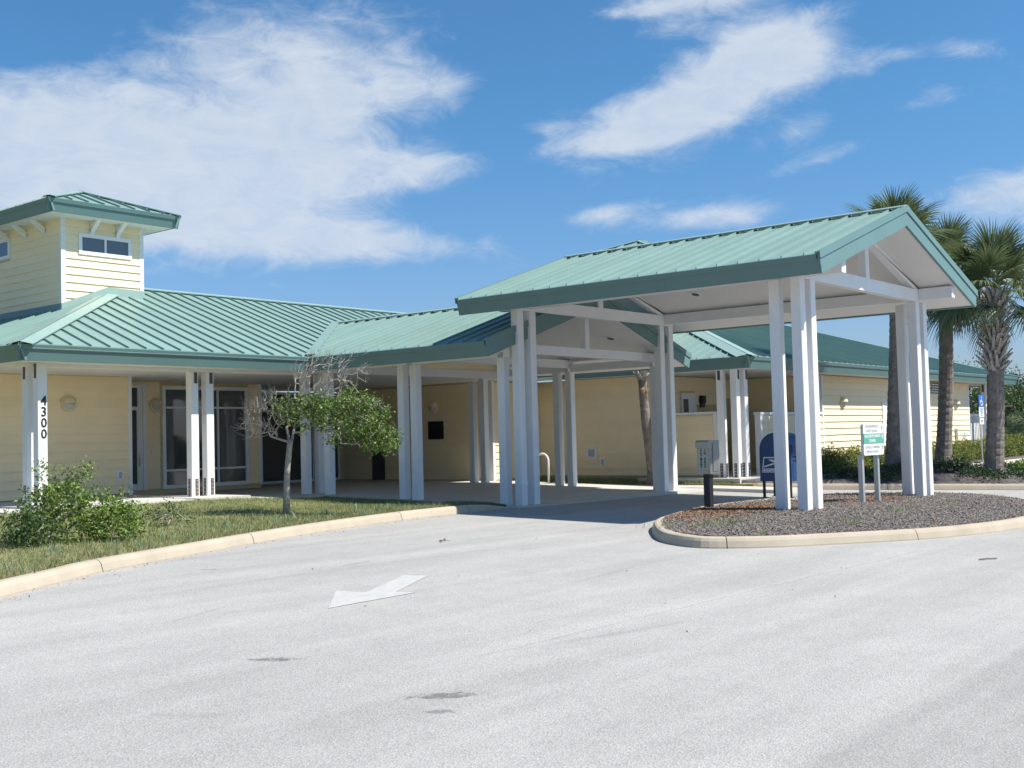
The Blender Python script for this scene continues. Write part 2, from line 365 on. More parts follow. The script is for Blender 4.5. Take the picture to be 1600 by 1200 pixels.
def curb(path, joints, side, hf=lambda d, x, y: G(x, y), scale=lambda d: 1.0, label=None):
    """path: bottom outer edge; the kerb rises to the 'side' (+1 left of travel) of it; poured in lengths between joints"""
    root = bpy.data.objects.new('curb', None); C.objects.link(root); tag(root, kind='structure')
    s = arclen(path); js = [0] + joints + [s[-1]]
    for a, b in zip(js, js[1:]):
        a2, b2 = a + .006, b - .006; n = max(2, int((b2 - a2) / .10)); mb = MB(); vs = []
        for i in range(n + 1):
            d = a2 + (b2 - a2) * i / n; p = at_len(path, s, d); q = at_len(path, s, min(d + .12, s[-1])); q0 = at_len(path, s, max(d - .12, 0))
            t = (q - q0).normalized(); nn = Vector((-t.y, t.x, 0)) * side
            for o, h in CURB:
                vs.append((p.x + nn.x * o, p.y + nn.y * o, hf(d, p.x, p.y) + (h * scale(d) if h > 0 else h)))
        k = len(CURB)
        mb.add(vs, [(i * k + j, i * k + j + 1, (i + 1) * k + j + 1, (i + 1) * k + j)[::(-1 if side > 0 else 1)] for i in range(n) for j in range(k - 1)] + [tuple(range(k)), tuple(n * k + j for j in range(k - 1, -1, -1))])
        mb.build('curb_length', 'curb_concrete', root)
    return root
# left lawn kerb
LC = smooth_path([(-3.0, 3.6), (-1.0, 5.6), (1.2, 7.4), (3.3, 8.95), (5.0, 10.06), (5.9, 10.57), (6.55, 10.95), (8.0, 11.48), (9.25, 11.92), (10.75, 12.37), (12.8, 12.80), (14.5, 12.92), (15.95, 13.12)], 8)
LS = arclen(LC); tot = LS[-1]
def near_len(path, s, x, y): return s[min(range(len(path)), key=lambda i: (path[i].x - x) ** 2 + (path[i].y - y) ** 2)]
jl = [near_len(LC, LS, *q) for q in ((-1, 5.6), (3.3, 8.95), (6.5, 10.92), (9.2, 11.9), (12.7, 12.8), (14.45, 12.91))]
curb(LC, jl, +1, scale=lambda d: 1.0 if d < tot - 1.55 else max(.12, 1 - ((d - tot + 1.55) / 1.5) ** 2))
# lawn between the kerb and the slabs
TP = [Vector((-8, 17.9, 0)), Vector((15.75, 17.9, 0)), Vector((15.75, 13.25, 0))]; TS = arclen(TP)
def lawn_top(t):
    # parameter: first share runs along the porch slab, last along the walkway slab
    k = .80
    return TP[0].lerp(TP[1], t / k) if t < k else TP[1].lerp(TP[2], (t - k) / (1 - k))
def lawn_pt(t, w):
    d = tot * t; p = at_len(LC, LS, min(d, tot)); q = at_len(LC, LS, min(d + .05, tot)) if d < tot - .05 else LC[-1]
    tt = (q - at_len(LC, LS, max(min(d, tot) - .05, 0))).normalized(); b = p + Vector((-tt.y, tt.x, 0)) * .16
    a = lawn_top(t); zb = G(b.x, b.y) + .118 * (1 if d < tot - 1.5 else max(.1, 1 - ((d - tot + 1.5) / 1.5) ** 2)); za = ZS(a.x, a.y) - .012
    x, y = b.x + (a.x - b.x) * w, b.y + (a.y - b.y) * w
    bump = .03 * math.sin(x * 2.1 + y) * math.sin(y * 1.7 - x) * math.sin(math.pi * w)
    return Vector((x, y, zb + (za - zb) * (w ** .8) + bump))
mb = MB(); NT, NW = 90, 14
mb.add([lawn_pt(i / NT, j / NW) for i in range(NT + 1) for j in range(NW + 1)], [(i * (NW + 1) + j, (i + 1) * (NW + 1) + j, (i + 1) * (NW + 1) + j + 1, i * (NW + 1) + j + 1) for i in range(NT) for j in range(NW)])
tag(mb.build('lawn', 'soil_grass', smooth=True), kind='structure')
grid_sheet('side_lawn', lin(-60, 9.0, 6), lin(17.9, 60, 5), lambda x, y: .22, 'soil_grass')
# slabs
grid_sheet('walkway_slab', lin(15.8, 22.4, 8), [12.9, 13.2, 14.5, 15.8, 17.1, 18.4, 21, 25.5], ZS, 'concrete', skirt=.3)
grid_sheet('porch_slab', [9.0, 11, 12.5, 13.2, 13.8, 14.4, 15, 15.6, 15.797], [17.9, 18.4, 20, 25.5], ZS, 'concrete', skirt=.4)
mb = MB(); mb.box(12.62, 13.75, 17.80, 18.9, .0, .272); tag(mb.build('post_pad', 'concrete'), kind='structure')
mb = MB(); mb.box(9.55, 10.35, 18.05, 19.2, .0, .30); tag(mb.build('post_pad', 'concrete'), kind='structure')
grid_sheet('sidewalk', [22.42, 22.9, 23.45], [11.0, 12.2, 13.2, 16, 19.08], lambda x, y: max(G(x, y) + .012, .035 * sstep((y - 11) / 2.2) - .02), 'concrete', skirt=.15)
grid_sheet('side_grass', [23.46, 23.9, 24.38], [12.3, 13.0, 14, 16, 19.08], lambda x, y: .045 + .05 * (x - 23.46), 'soil_grass', skirt=.2)
grid_sheet('porch_floor', [23.62, 24.5, 29.0], [12.72, 13.2, 15.5], lambda x, y: .165, 'concrete', skirt=.25)
# planting bed on the far side of the drive
BEDC = smooth_path([(23.55, 12.65), (23.75, 11.9), (24.3, 10.96), (25.45, 8.98), (26.5, 7.37), (28.2, 5.2), (31, 3.3), (36, 1.8), (45, .6), (60, -1)], 8); BS = arclen(BEDC)
curb(BEDC, [3.2, 6.4, 9.6, 13, 16, 20, 25, 30, 36], +1)
mb = MB(); n_, k_ = len(BEDC), 12; vs = []
for i, p in enumerate(BEDC):
    q = BEDC[min(i + 1, n_ - 1)] - BEDC[max(i - 1, 0)]; q.normalize(); b = p + Vector((-q.y, q.x, 0)) * .16
    top = Vector((23.6 + (61 - 23.6) * (i / (n_ - 1)) ** 1.4, 13.12, 0))
    for j in range(k_ + 1):
        w = j / k_; c = b.lerp(top, w); vs.append((c.x, c.y, max(bed_z(c.x, c.y), G(b.x, b.y) + .11) if w > 0 else G(b.x, b.y) + .118))
mb.add(vs, [(i * (k_ + 1) + j, (i + 1) * (k_ + 1) + j, (i + 1) * (k_ + 1) + j + 1, i * (k_ + 1) + j + 1) for i in range(n_ - 1) for j in range(k_)])
tag(mb.build('planting_bed', 'mulch_soil', smooth=True), kind='structure')
grid_sheet('garden_path', [33.0, 36, 40, 46, 60], [10.75, 11.35], lambda x, y: bed_z(x, y) + .03, 'paving_pink', skirt=.2)
# island
ISL = smooth_path([(13.85, 8.85), (12.9, 8.25), (12.3, 7.75), (12.0, 7.25), (12.0, 6.88), (12.45, 6.36), (13.2, 5.87), (14.3, 5.25), (15.6, 4.85), (17.0, 4.68), (18.6, 4.78), (20.2, 5.2), (21.6, 6.05), (22.45, 7.1), (22.4, 8.2), (21.6, 9.05), (20.5, 9.5), (18.4, 9.72), (16.6, 9.66), (15.0, 9.25)], 6, True)
ISL.append(ISL[0].copy()); IS = arclen(ISL)
curb(ISL, sorted(near_len(ISL, IS, *q) for q in ((12.1, 6.75), (14.25, 5.27), (17.3, 4.68), (20.6, 5.4), (22.45, 7.6), (20.5, 9.5), (18.2, 9.71), (15.9, 9.55), (13.6, 8.7))), +1)
ic = Vector((17.2, 7.3, 0))
def island_z(x, y): return G(x, y) + .118 + .035 * math.exp(-((x - 17) ** 2 / 8 + (y - 7.2) ** 2 / 2.5))
mb = MB(); nI = len(ISL) - 1; rings = 8; vs = []
for r in range(rings + 1):
    for i in range(nI):
        p = ISL[i]; q = (ISL[(i + 1) % nI] - ISL[i - 1]).normalized(); e = p + Vector((-q.y, q.x, 0)) * .15
        c = e.lerp(ic, r / rings * .999); vs.append((c.x, c.y, island_z(c.x, c.y) if r else G(c.x, c.y) + .112))
mb.add(vs, [(r * nI + i, r * nI + (i + 1) % nI, (r + 1) * nI + (i + 1) % nI, (r + 1) * nI + i) for r in range(rings) for i in range(nI)])
tag(mb.build('island_soil', 'mulch_soil', smooth=True), kind='structure')
# painted arrow on the road
AR = [(6.36, 7.24), (7.08, 7.95), (7.16, 7.64), (8.19, 8.19), (8.30, 7.96), (7.345, 7.44), (7.43, 7.27)]
mb = MB(); AR3 = [(x, y, G(x, y) + .004) for x, y in AR]; mb.add(AR3, [(0, 6, 5, 2), (0, 2, 1), (2, 5, 4, 3)]); tag(mb.build('road_arrow', 'road_paint'), kind='structure')

# ------------------------------------------------------------------ building helpers
BOARD = .178
def siding(wall, o, u, n, L, z0, z1, openings=(), cut=None, exposure=BOARD):
    """lap boards on a wall face: o = start point of the face, u = direction along it, n = outward normal; each board is an object under the wall"""
    o, u, n = Vector((o[0], o[1], 0)), Vector(u), Vector(n); cache = {}
    k = 0; z = z0
    while z < z1 - .03:
        e = min(exposure, z1 - z); iv = [(0, L)]
        for a, b, lo, hi in openings:
            if lo < z + e * .55 and hi > z + e * .45:
                nv = []
                for p, q in iv:
                    if b <= p or a >= q: nv.append((p, q)); continue
                    if a > p: nv.append((p, a))
                    if b < q: nv.append((b, q))
                iv = nv
        for p, q in iv:
            if cut: p, q = max(p, cut(z)[0]), min(q, cut(z + e)[1])
            if q - p < .04: continue
            key = (round(q - p, 3), round(e, 3))
            if key not in cache:
                l, h = key; mb = MB()
                lo_, hi_ = .030, .003
                pts = [u * 0 + n * .001, u * 0 + n * lo_, u * 0 + n * hi_ + Vector((0, 0, h + .004)), n * .001 + Vector((0, 0, h + .004))]
                mb.prism(pts, u * l); cache[key] = mb.mesh('siding_board', 'siding_yellow')
            place('siding_board', cache[key], wall, o + u * p + Vector((0, 0, z)))
        z += e; k += 1
def wall(parent, x0, x1, y0, y1, z0, z1, mat='siding_back'):
    return MB().box(x0, x1, y0, y1, z0, z1).build('wall', mat, parent)
SEAM = .355
def roof_plane(deck, E, u, v, L, top, bot=lambda a: 0.0, off=.12, spacing=SEAM):
    """standing-seam panels on a slope: E eave start, u along the eave, v up the slope; a panel is a pan and the seam on its edge"""
    E, u, v = Vector(E), Vector(u).normalized(), Vector(v).normalized(); n = u.cross(v)
    if n.z < 0: n = -n
    cache = {}; edges = [0.0]; a = off
    while a < L - .02: edges.append(a); a += spacing
    edges.append(L)
    for a, b in zip(edges, edges[1:]):
        ta, tb, ba, bb = top(a + 1e-6), top(b - 1e-6), bot(a + 1e-6), bot(b - 1e-6)
        ta, tb = max(ta, ba), max(tb, bb)
        if max(ta - ba, tb - bb) < .03: continue
        key = tuple(round(c, 3) for c in (b - a, ta - ba, tb - ba, bb - ba))
        if key not in cache:
            w_, t0, t1, b1 = key; mb = MB(); P = lambda s, h, k=0: u * s + v * h + n * k
            mb.add([P(.003, 0, .006), P(w_, b1, .006), P(w_, t1, .006), P(.003, t0, .006), P(.003, 0, -.02), P(w_, b1, -.02)], [(0, 1, 2, 3), (4, 5, 1, 0)])
            if t0 > .08:
                s0, hgt = min(.035, t0 * .3), .042
                mb.prism([P(-.008, s0), P(.009, s0), P(.007, s0, hgt), P(-.006, s0, hgt)], v * (t0 - s0 - .004))
            cache[key] = mb.mesh('roof_panel', 'roof_green')
        place('roof_panel', cache[key], deck, E + u * a + v * ba)
def cap(deck, p, q, d1, d2, w=.17, lift=.056, mat='cap_green', name='ridge_cap'):
    """bent metal cap along a ridge or hip from p to q, its two flanges following the slopes d1 and d2"""
    p, q = Vector(p), Vector(q); ax = (q - p).normalized(); mb = MB()
    for d in (d1, d2):
        d = Vector(d); d = (d - ax * d.dot(ax)).normalized(); nn = ax.cross(d)
        if nn.z < 0: nn = -nn
        prof = [nn * lift, d * w + nn * lift, d * w + nn * (lift - .022), d * (w - .006) + nn * (lift - .022), d * (w - .006) + nn * (lift - .006), nn * (lift - .006)]
        mb.prism([p + c for c in prof], q - p)
    return mb.build(name, mat, deck)
def fascia(parent, A, B, inward, th, hf, trim=.078, proud=.016):
    """square-cut fascia board from A to B on the roof edge, with its drip flashing as a sub-part"""
    A, B, i = Vector(A), Vector(B), Vector(inward); a = i * math.sin(th) - Vector((0, 0, math.cos(th))); b = i * math.cos(th) + Vector((0, 0, math.sin(th)))
    f = MB().prism([A + a * s + b * t for s, t in ((0.0, 0), (hf, 0), (hf, .04), (0.0, .04))], B - A).build('fascia', 'fascia_green', parent)
    q = MB(); q.prism([A + a * s + b * t for s, t in ((-.012, -proud), (trim - .012, -proud), (trim - .012, -.001), (-.012, -.001))], B - A)
    q.prism([A + a * s + b * t for s, t in ((-.012, -.0008), (-.004, -.0008), (-.004, .055), (-.012, .055))], B - A); q.build('drip_flashing', 'fascia_green', f)
    return f
_post = {}
def post(parent, x, y, z0, z1, w=.169, plates=()):
    h = round(z1 - z0, 3)
    if (h, w) not in _post:
        c = .009; P = [(c, 0), (w - c, 0), (w, c), (w, w - c), (w - c, w), (c, w), (0, w - c), (0, c)]
        _post[(h, w)] = MB().prism([(a, b, 0) for a, b in P], (0, 0, h)).mesh('post', 'white_paint')
    p = place('post', _post[(h, w)], parent, (x, y, z0))
    for face, za, zb, mt in plates:
        mb = MB(); m0 = w * .30; m1 = w * .72
        if face == 'y': mb.box(x + m0 + .02, x + m1 + .02, y - .007, y - .0005, za, zb); ax = 'Y'
        else: mb.box(x - .007, x - .0005, y + m0, y + m1, za, zb); ax = 'X'
        pl = mb.build('bracket_plate', mt, p)
        if zb - za > .28:   # bolt heads standing on the plate
            mb = MB()
            for k in range(4):
                zz = za + .05 + k * (zb - za - .1) / 3
                if face == 'y': mb.box(x + w / 2 + .01, x + w / 2 + .032, y - .016, y - .006, zz, zz + .022)
                else: mb.box(x - .016, x - .006, y + w / 2 - .011, y + w / 2 + .011, zz, zz + .022)
            b = mb.build('bolt', 'galvanised', p); b['kind'] = 'stuff'
    return p
_lamp = {}
def round_lamp(parent, x, y, z, d='y'):
    """round bulkhead lamp with a hood over its upper half"""
    if d not in _lamp:
        A = 'Y' if d == 'y' else 'X'
        base = lathe([(.0, -.0), (.165, -.0), (.165, -.03), (.15, -.05), (0, -.05)], (0, 0, 0), A, 24).mesh('wall_lamp', 'lamp_cream', smooth=False)
        hood = MB(); seg = 12; vs = []
        for j in range(5):
            r = .145 * math.cos(j / 4 * math.pi / 2 * .98); dep = -.05 - .10 * math.sin(j / 4 * math.pi / 2)
            for k in range(seg + 1):
                a = math.pi * (k / seg) * 1.0 + 0.0; c, s = r * math.cos(a), r * math.sin(a) - .012 + .02
                vs.append((c, dep, s) if d == 'y' else (dep, c, s))
        hood.add(vs, [(j * (seg + 1) + k, j * (seg + 1) + k + 1, (j + 1) * (seg + 1) + k + 1, (j + 1) * (seg + 1) + k) for j in range(4) for k in range(seg)])
        fl = [0] * 0
        hood = hood.mesh('hood', 'lamp_cream', smooth=True)
        lens = MB(); vs = []
        for j in range(4):
            r = .118 * math.cos(j / 3 * math.pi / 2 * .97); dep = -.05 - .06 * math.sin(j / 3 * math.pi / 2)
            for k in range(seg + 1):
                a = math.pi + math.pi * k / seg; c, s = r * math.cos(a), r * math.sin(a) + .005
                vs.append((c, dep, s) if d == 'y' else (dep, c, s))
        lens.add(vs, [(j * (seg + 1) + k, j * (seg + 1) + k + 1, (j + 1) * (seg + 1) + k + 1, (j + 1) * (seg + 1) + k) for j in range(3) for k in range(seg)])
        _lamp[d] = (base, hood, lens.mesh('lens', 'lamp_lens', smooth=True))
    b, h, l = _lamp[d]; o = place('wall_lamp', b, parent, (x, y, z)); place('hood', h, o, (x, y, z)); place('lens', l, o, (x, y, z)); return o
def black_lamp(parent, x, y, z):
    o = MB().box(x - .10, x + .10, y - .10, y, z - .05, z + .16).build('wall_lamp', 'black_metal', parent)
    MB().box(x - .08, x + .08, y - .085, y - .01, z - .15, z - .052).build('lens', 'dark_plate', o); return o
def window(parent, x0, x1, z0, z1, y, cols, bars=(), fr=.07, depth=.05, name='window'):
    """window or storefront facing -y: frame as the part, panes and glazing bars as sub-parts"""
    mb = MB(); yf = y - depth
    mb.box(x0, x0 + fr, yf, y, z0, z1); mb.box(x1 - fr, x1, yf, y, z0, z1); mb.box(x0 + fr, x1 - fr, yf + .001, y, z1 - fr, z1); mb.box(x0 + fr, x1 - fr, yf + .001, y, z0, z0 + fr)
    o = mb.build(name, 'white_paint', parent)
    xs = [x0 + fr] + list(cols) + [x1 - fr]; zs = [z0 + fr] + list(bars) + [z1 - fr]; b = .022
    for c in cols: MB().box(c - b, c + b, yf + .008, y, z0 + fr, z1 - fr).build('mullion', 'white_paint', o)
    for i, (a, c) in enumerate(zip(xs, xs[1:])):
        a2, c2 = a + (b if i else 0), c - (b if i < len(xs) - 2 else 0)
        for j, h in enumerate(bars): MB().box(a2, c2, yf + .012, y, h - b, h + b).build('glazing_bar', 'white_paint', o)
        for j, (p, q) in enumerate(zip(zs, zs[1:])):
            MB().box(a2, c2, y - .014, y - .002, p + (b if j else 0), q - (b if j < len(zs) - 2 else 0)).build('pane', 'dark_glass', o)
    return o
def deck_poly(parent, pts, th, mat='roof_green', name='roof'):
    return MB().prism([Vector(p) - Vector((0, 0, .004)) for p in pts], (0, 0, -th)).build(name, mat, parent)

# ------------------------------------------------------------------ the city building
B = thing('office_building', 'pale yellow clapboard office building with green ribbed metal roofs and white trim', 'building', (9.24, 17.86, 0))
ZE = 2.953; HF = .272
LX0, LY, LH, LT = 9.24, 17.861, 4.921, .372; LTH = math.atan(LT); LX1 = 23.635
RX0, RY0, RX1, RT_ = 23.635, 12.423, 44.72, .328; RTH = math.atan(RT_); RH = (RX1 - RX0) / 2
WX1, WX2, WY1, WT = 15.323, 22.353, 13.195, .328; WXM = (WX1 + WX2) / 2; WTH = math.atan(WT); WZR = ZE + (WXM - WX1) * WT
# --- left wing roof
zr = ZE + LH * LT; ridge_end = LX1 + LH
vy = lambda x: max(0.0, (min(x - WX1, WX2 - x)) * WT / LT)          # where the walkway roof leaves the front slope
dk = deck_poly(B, [(LX0, LY, ZE), (WX1, LY, ZE), (WXM, LY + vy(WXM), WZR), (WX2, LY, ZE), (LX1, LY, ZE), (ridge_end, LY + LH, zr), (LX0 + LH, LY + LH, zr)], .05)
c_ = math.cos(LTH)
roof_plane(dk, (LX0, LY, ZE), (1, 0, 0), (0, math.cos(LTH), math.sin(LTH)), ridge_end - LX0, lambda a: min(a, LH) / c_, lambda a: max(vy(LX0 + a), max(0, LX0 + a - LX1)) / c_, off=.22)
dl = deck_poly(B, [(LX0, LY, ZE), (LX0 + LH, LY + LH, zr), (LX0 + LH, LY + LH + 6, zr), (LX0, LY + LH * 2 + 6, ZE)], .05)
roof_plane(dl, (LX0, LY, ZE), (0, 1, 0), (math.cos(LTH), 0, math.sin(LTH)), LH * 2 + 6, lambda a: min(a, LH, LH * 2 + 6 - a) / c_, off=.3)
db = deck_poly(B, [(LX0 + LH, LY + LH, zr), (ridge_end, LY + LH, zr), (ridge_end, LY + LH * 2, ZE), (LX0 + LH, LY + LH * 2, ZE)], .05)
cap(dk, (LX0, LY, ZE), (LX0 + LH, LY + LH, zr), (0, -math.cos(LTH), -math.sin(LTH)), (-math.cos(LTH), 0, -math.sin(LTH)), w=.20, name='hip_cap')
cap(dk, (LX0 + LH, LY + LH, zr), (ridge_end, LY + LH, zr), (0, -math.cos(LTH), -math.sin(LTH)), (0, math.cos(LTH), -math.sin(LTH)), w=.14)
fascia(B, (LX0, LY, ZE), (WX1 + .02, LY, ZE), (0, 1, 0), LTH, HF); fascia(B, (WX2 - .02, LY, ZE), (LX1, LY, ZE), (0, 1, 0), LTH, HF)
fascia(B, (LX0, LY, ZE), (LX0, LY + 14, ZE), (1, 0, 0), LTH, HF)
# valley flashing between the front slope and the walkway roof
vf = MB(); a, b = Vector((WX1 + .05, LY + vy(WX1 + .05), ZE + .05 * WT)), Vector((WXM, LY + vy(WXM), WZR))
vf.add([a + Vector((-.12, .02, .058)), a + Vector((.10, -.05, .078)), b + Vector((.10, -.05, .078)), b + Vector((-.12, .02, .058))], [(0, 1, 2, 3)]); vf.build('valley_flashing', 'roof_green', dk)
# soffits
SZ = ZE - HF * math.cos(LTH) + .012
MB().box(LX0 + .13, 23.9, LY + .13, 25.5, SZ, SZ + .04).build('soffit', 'ceiling_white', B)
MB().box(RX0 + .13, 44.5, RY0 + .13, LY + .128, SZ + .002, SZ + .042).build('soffit', 'ceiling_white', B)
MB().box(9.60, 15.7, 18.53, 18.70, SZ - .06, SZ - .002).build('eave_beam', 'white_paint', B)
# --- left wing walls
FY, RY, WZ0 = 21.3, 22.7, .27
w1 = wall(B, 9.9, 13.36, FY, FY + .12, WZ0 - .1, SZ); siding(w1, (9.9, FY, WZ0), (1, 0, 0), (0, -1, 0), 3.44, WZ0 + .02, SZ - .02)
MB().box(9.9, 13.40, FY - .012, FY - .001, WZ0 - .12, WZ0 + .015).build('foundation_band', 'foundation', w1)
MB().box(13.34, 13.42, FY - .026, FY + .09, WZ0 - .02, SZ - .001).build('corner_trim', 'white_paint', w1)
w1b = wall(B, 13.30, 13.40, FY + .13, RY, WZ0 - .1, SZ - .001)
siding(w1b, (13.40, FY + .13, WZ0), (0, 1, 0), (1, 0, 0), RY - FY - .2, WZ0 + .02, SZ - .02)
w1c = wall(B, 9.8, 9.898, FY + .001, 30, WZ0 - .1, SZ - .002)
w2 = wall(B, 13.42, 17.86, RY, RY + .12, WZ0 - .1, SZ - .003)
siding(w2, (13.42, RY, WZ0), (1, 0, 0), (0, -1, 0), 4.38, WZ0 + .02, SZ - .02, [(0, 1.24, 0, 2.63), (1.60, 4.07, 0, 2.66)])
MB().box(17.80, 17.88, RY - .026, RY + .1, WZ0 - .02, SZ - .004).build('corner_trim', 'white_paint', w2)
window(w2, 15.06, 17.46, .275, 2.62, RY - .004, [15.90, 16.58], [.69, 2.12], fr=.085, depth=.06)
# glazed door in the recess
dr = MB().box(14.42, 14.56, RY - .035, RY - .002, .28, 2.06).build('door', 'white_paint', B)
MB().box(13.70, 14.42, RY - .030, RY - .002, .28, .42).box(13.70, 14.559, RY - .031, RY - .002, 2.061, 2.14).box(13.70, 14.559, RY - .0305, RY - .002, 2.56, 2.62).box(14.56, 14.65, RY - .06, RY - .002, .28, 2.66).box(14.44, 14.559, RY - .034, RY - .002, 2.141, 2.559).build('door_frame', 'white_paint', dr)
MB().box(13.70, 14.42, RY - .02, RY - .002, .42, 2.06).build('pane', 'dark_glass', dr)
MB().box(13.70, 14.44, RY - .02, RY - .003, 2.14, 2.56).build('pane', 'dark_glass', dr)
MB().tube([(14.47, RY - .035, 1.02), (14.47, RY - .08, 1.0), (14.47, RY - .085, .86), (14.47, RY - .036, .84)], .013, 6).box(14.45, 14.495, RY - .042, RY - .035, .80, 1.10).build('handle', 'galvanised', dr)
round_lamp(B, 12.0, FY - .02, 2.14); round_lamp(B, 14.90, RY - .02, 2.17)
ot = MB().box(13.06, 13.21, FY - .034, FY - .018, .56, .78).build('outlet_box', 'white_paint', B)
MB().box(13.105, 13.165, FY - .045, FY - .034, .61, .74).build('cover_flap', 'grey_door', ot)
MB().box(14.78, 14.86, RY - .03, RY - .018, 1.08, 1.18).build('outlet_box', 'white_paint', B)
# --- lobby behind the walkway: glass front, side wall with lamp, notice board and door
w3 = wall(B, 17.78, 17.859, RY + .125, 24.9, WZ0 - .12, SZ - .004)
window(B, 17.87, 22.39, .15, 2.64, 24.9, [18.75, 19.6, 20.5, 21.4], [2.12], fr=.07, name='storefront')
w4 = wall(B, 22.42, 22.54, 19.22, 25.0, .0, SZ - .005)
siding(w4, (22.42, 19.22, .14), (0, 1, 0), (-1, 0, 0), 5.7, .17, SZ - .02, [(3.80, 4.36, 0, 2.2)])
MB().box(22.40, 22.419, 23.06, 23.54, .15, 2.16).build('door', 'dark_plate', w4)
round_lamp(B, 22.40, 21.14, 2.10, 'x')
nb = MB().box(22.385, 22.401, 20.78, 21.34, 1.24, 1.72).build('notice_board', 'black_metal', w4)
# --- link wall across the courtyard
w5 = wall(B, 22.42, 24.4, 19.1, 19.2, -.05, SZ - .006)
siding(w5, (22.45, 19.1, .15), (1, 0, 0), (0, -1, 0), 1.94, .17, SZ - .02)
MB().box(22.40, 22.48, 19.07, 19.22, .10, SZ - .007).build('corner_trim', 'white_paint', w5)
MB().box(22.49, 24.38, 19.085, 19.098, -.05, .165).build('foundation_band', 'foundation', w5)
# --- right wing roof (a square hip)
RZ = ZE + RH * RT_; cr = math.cos(RTH); apex = (RX0 + RH, RY0 + RH, RZ)
d1 = deck_poly(B, [(RX0, RY0, ZE), apex, (RX0, RY0 + 2 * RH, ZE)], .05)
roof_plane(d1, (RX0, RY0, ZE), (0, 1, 0), (cr, 0, math.sin(RTH)), 2 * RH, lambda a: min(a, 2 * RH - a) / cr, lambda a: max(0, min(a - (LY - RY0), 99)) / cr, off=.28)
d2 = deck_poly(B, [(RX0, RY0, ZE), (RX1, RY0, ZE), apex], .05)
roof_plane(d2, (RX0, RY0, ZE), (1, 0, 0), (0, cr, math.sin(RTH)), 2 * RH, lambda a: min(a, 2 * RH - a) / cr, off=.24)
d3 = deck_poly(B, [(RX1, RY0, ZE), (RX1, RY0 + 2 * RH, ZE), apex], .05)
dn1, dn2, dn3 = (-cr, 0, -math.sin(RTH)), (0, -cr, -math.sin(RTH)), (cr, 0, -math.sin(RTH))
cap(d2, (RX0, RY0, ZE), apex, dn1, dn2, w=.26, name='hip_cap'); cap(d2, (RX1, RY0, ZE), apex, dn3, dn2, w=.16, name='hip_cap')
fascia(B, (RX0, RY0, ZE), (RX0, LY, ZE), (1, 0, 0), RTH, HF); fascia(B, (RX0, RY0, ZE), (RX1, RY0, ZE), (0, 1, 0), RTH, HF)
fascia(B, (RX1, RY0, ZE), (RX1, RY0 + 12, ZE), (-1, 0, 0), RTH, HF)
# --- right wing walls
XW, YW, PY = 24.4, 13.1, 15.5
w6 = wall(B, XW, XW + .12, PY, 19.099, -.05, SZ - .008)
siding(w6, (XW, PY, .2), (0, 1, 0), (-1, 0, 0), 3.58, .2, SZ - .02)
MB().box(XW - .014, XW - .001, 13.69, 19.08, -.05, .195).build('foundation_band', 'foundation', w6)
hw = wall(B, XW, XW + .12, 13.69, PY - .01, -.05, 1.68)
siding(hw, (XW, 13.80, .2), (0, 1, 0), (-1, 0, 0), PY - 13.82, .2, 1.66)
siding(hw, (XW, 13.69, .2), (1, 0, 0), (0, -1, 0), .10, .2, 1.66)
MB().box(XW - .035, XW + .155, 13.655, PY - .012, 1.68, 1.735).build('wall_cap', 'white_paint', hw)
MB().box(XW - .026, XW + .0, 13.67, 13.79, .2, 1.679).box(XW - .02, XW + .015, 13.664, 13.669, .2, 1.678).build('corner_trim', 'white_paint', hw)
hw2 = wall(B, 25.45, 28.98, YW, YW + .12, -.05, 1.64)
siding(hw2, (25.55, YW, .2), (1, 0, 0), (0, -1, 0), 3.42, .2, 1.62)
MB().box(25.41, 28.98, YW - .035, YW + .155, 1.64, 1.70).build('wall_cap', 'white_paint', hw2)
MB().box(25.42, 25.53, YW - .026, YW + .13, .15, 1.638).build('corner_trim', 'white_paint', hw2)
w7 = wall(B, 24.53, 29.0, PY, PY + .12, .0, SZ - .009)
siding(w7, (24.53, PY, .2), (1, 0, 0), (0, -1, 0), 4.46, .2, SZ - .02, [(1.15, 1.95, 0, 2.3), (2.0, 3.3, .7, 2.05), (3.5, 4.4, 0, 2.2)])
# porch door, window and service door on the porch's back wall
pd = MB().box(25.72, 26.46, PY - .05, PY - .002, .18, 2.28).build('door', 'white_paint', w7)
MB().box(25.80, 26.05, PY - .056, PY - .051, 1.05, 2.12).build('pane', 'dark_glass', pd)
w8 = wall(B, 28.9, 29.0, 13.25, PY - .002, .0, SZ - .01)
siding(w8, (28.9, 13.25, .2), (0, 1, 0), (-1, 0, 0), PY - 13.27, .2, SZ - .02)
w9 = wall(B, 29.0, 41.0, YW, YW + .12, -.05, SZ - .011)
siding(w9, (29.06, YW, .2), (1, 0, 0), (0, -1, 0), 11.86, .2, SZ - .02, [(4.06, 5.4, 0, 2.02), (8.22, 9.25, 2.3, 2.68)])
MB().box(28.98, 29.06, YW - .026, YW + .1, .1, SZ - .012).build('corner_trim', 'white_paint', w9)
MB().box(40.92, 41.01, YW - .026, YW + .1, .1, SZ - .012).build('corner_trim', 'white_paint', w9)
rd = MB().box(33.20, 34.38, YW - .03, YW - .001, .16, 1.93).build('door', 'white_paint', w9)
MB().box(33.12, 33.2, YW - .045, YW - .001, .16, 2.02).box(34.38, 34.46, YW - .045, YW - .001, .16, 2.02).box(33.2, 34.38, YW - .044, YW - .001, 1.93, 2.02).build('door_frame', 'white_paint', rd)
lv = MB().box(37.28, 38.31, YW - .02, YW - .001, 2.31, 2.66).build('vent_louvre', 'dark_plate', w9)
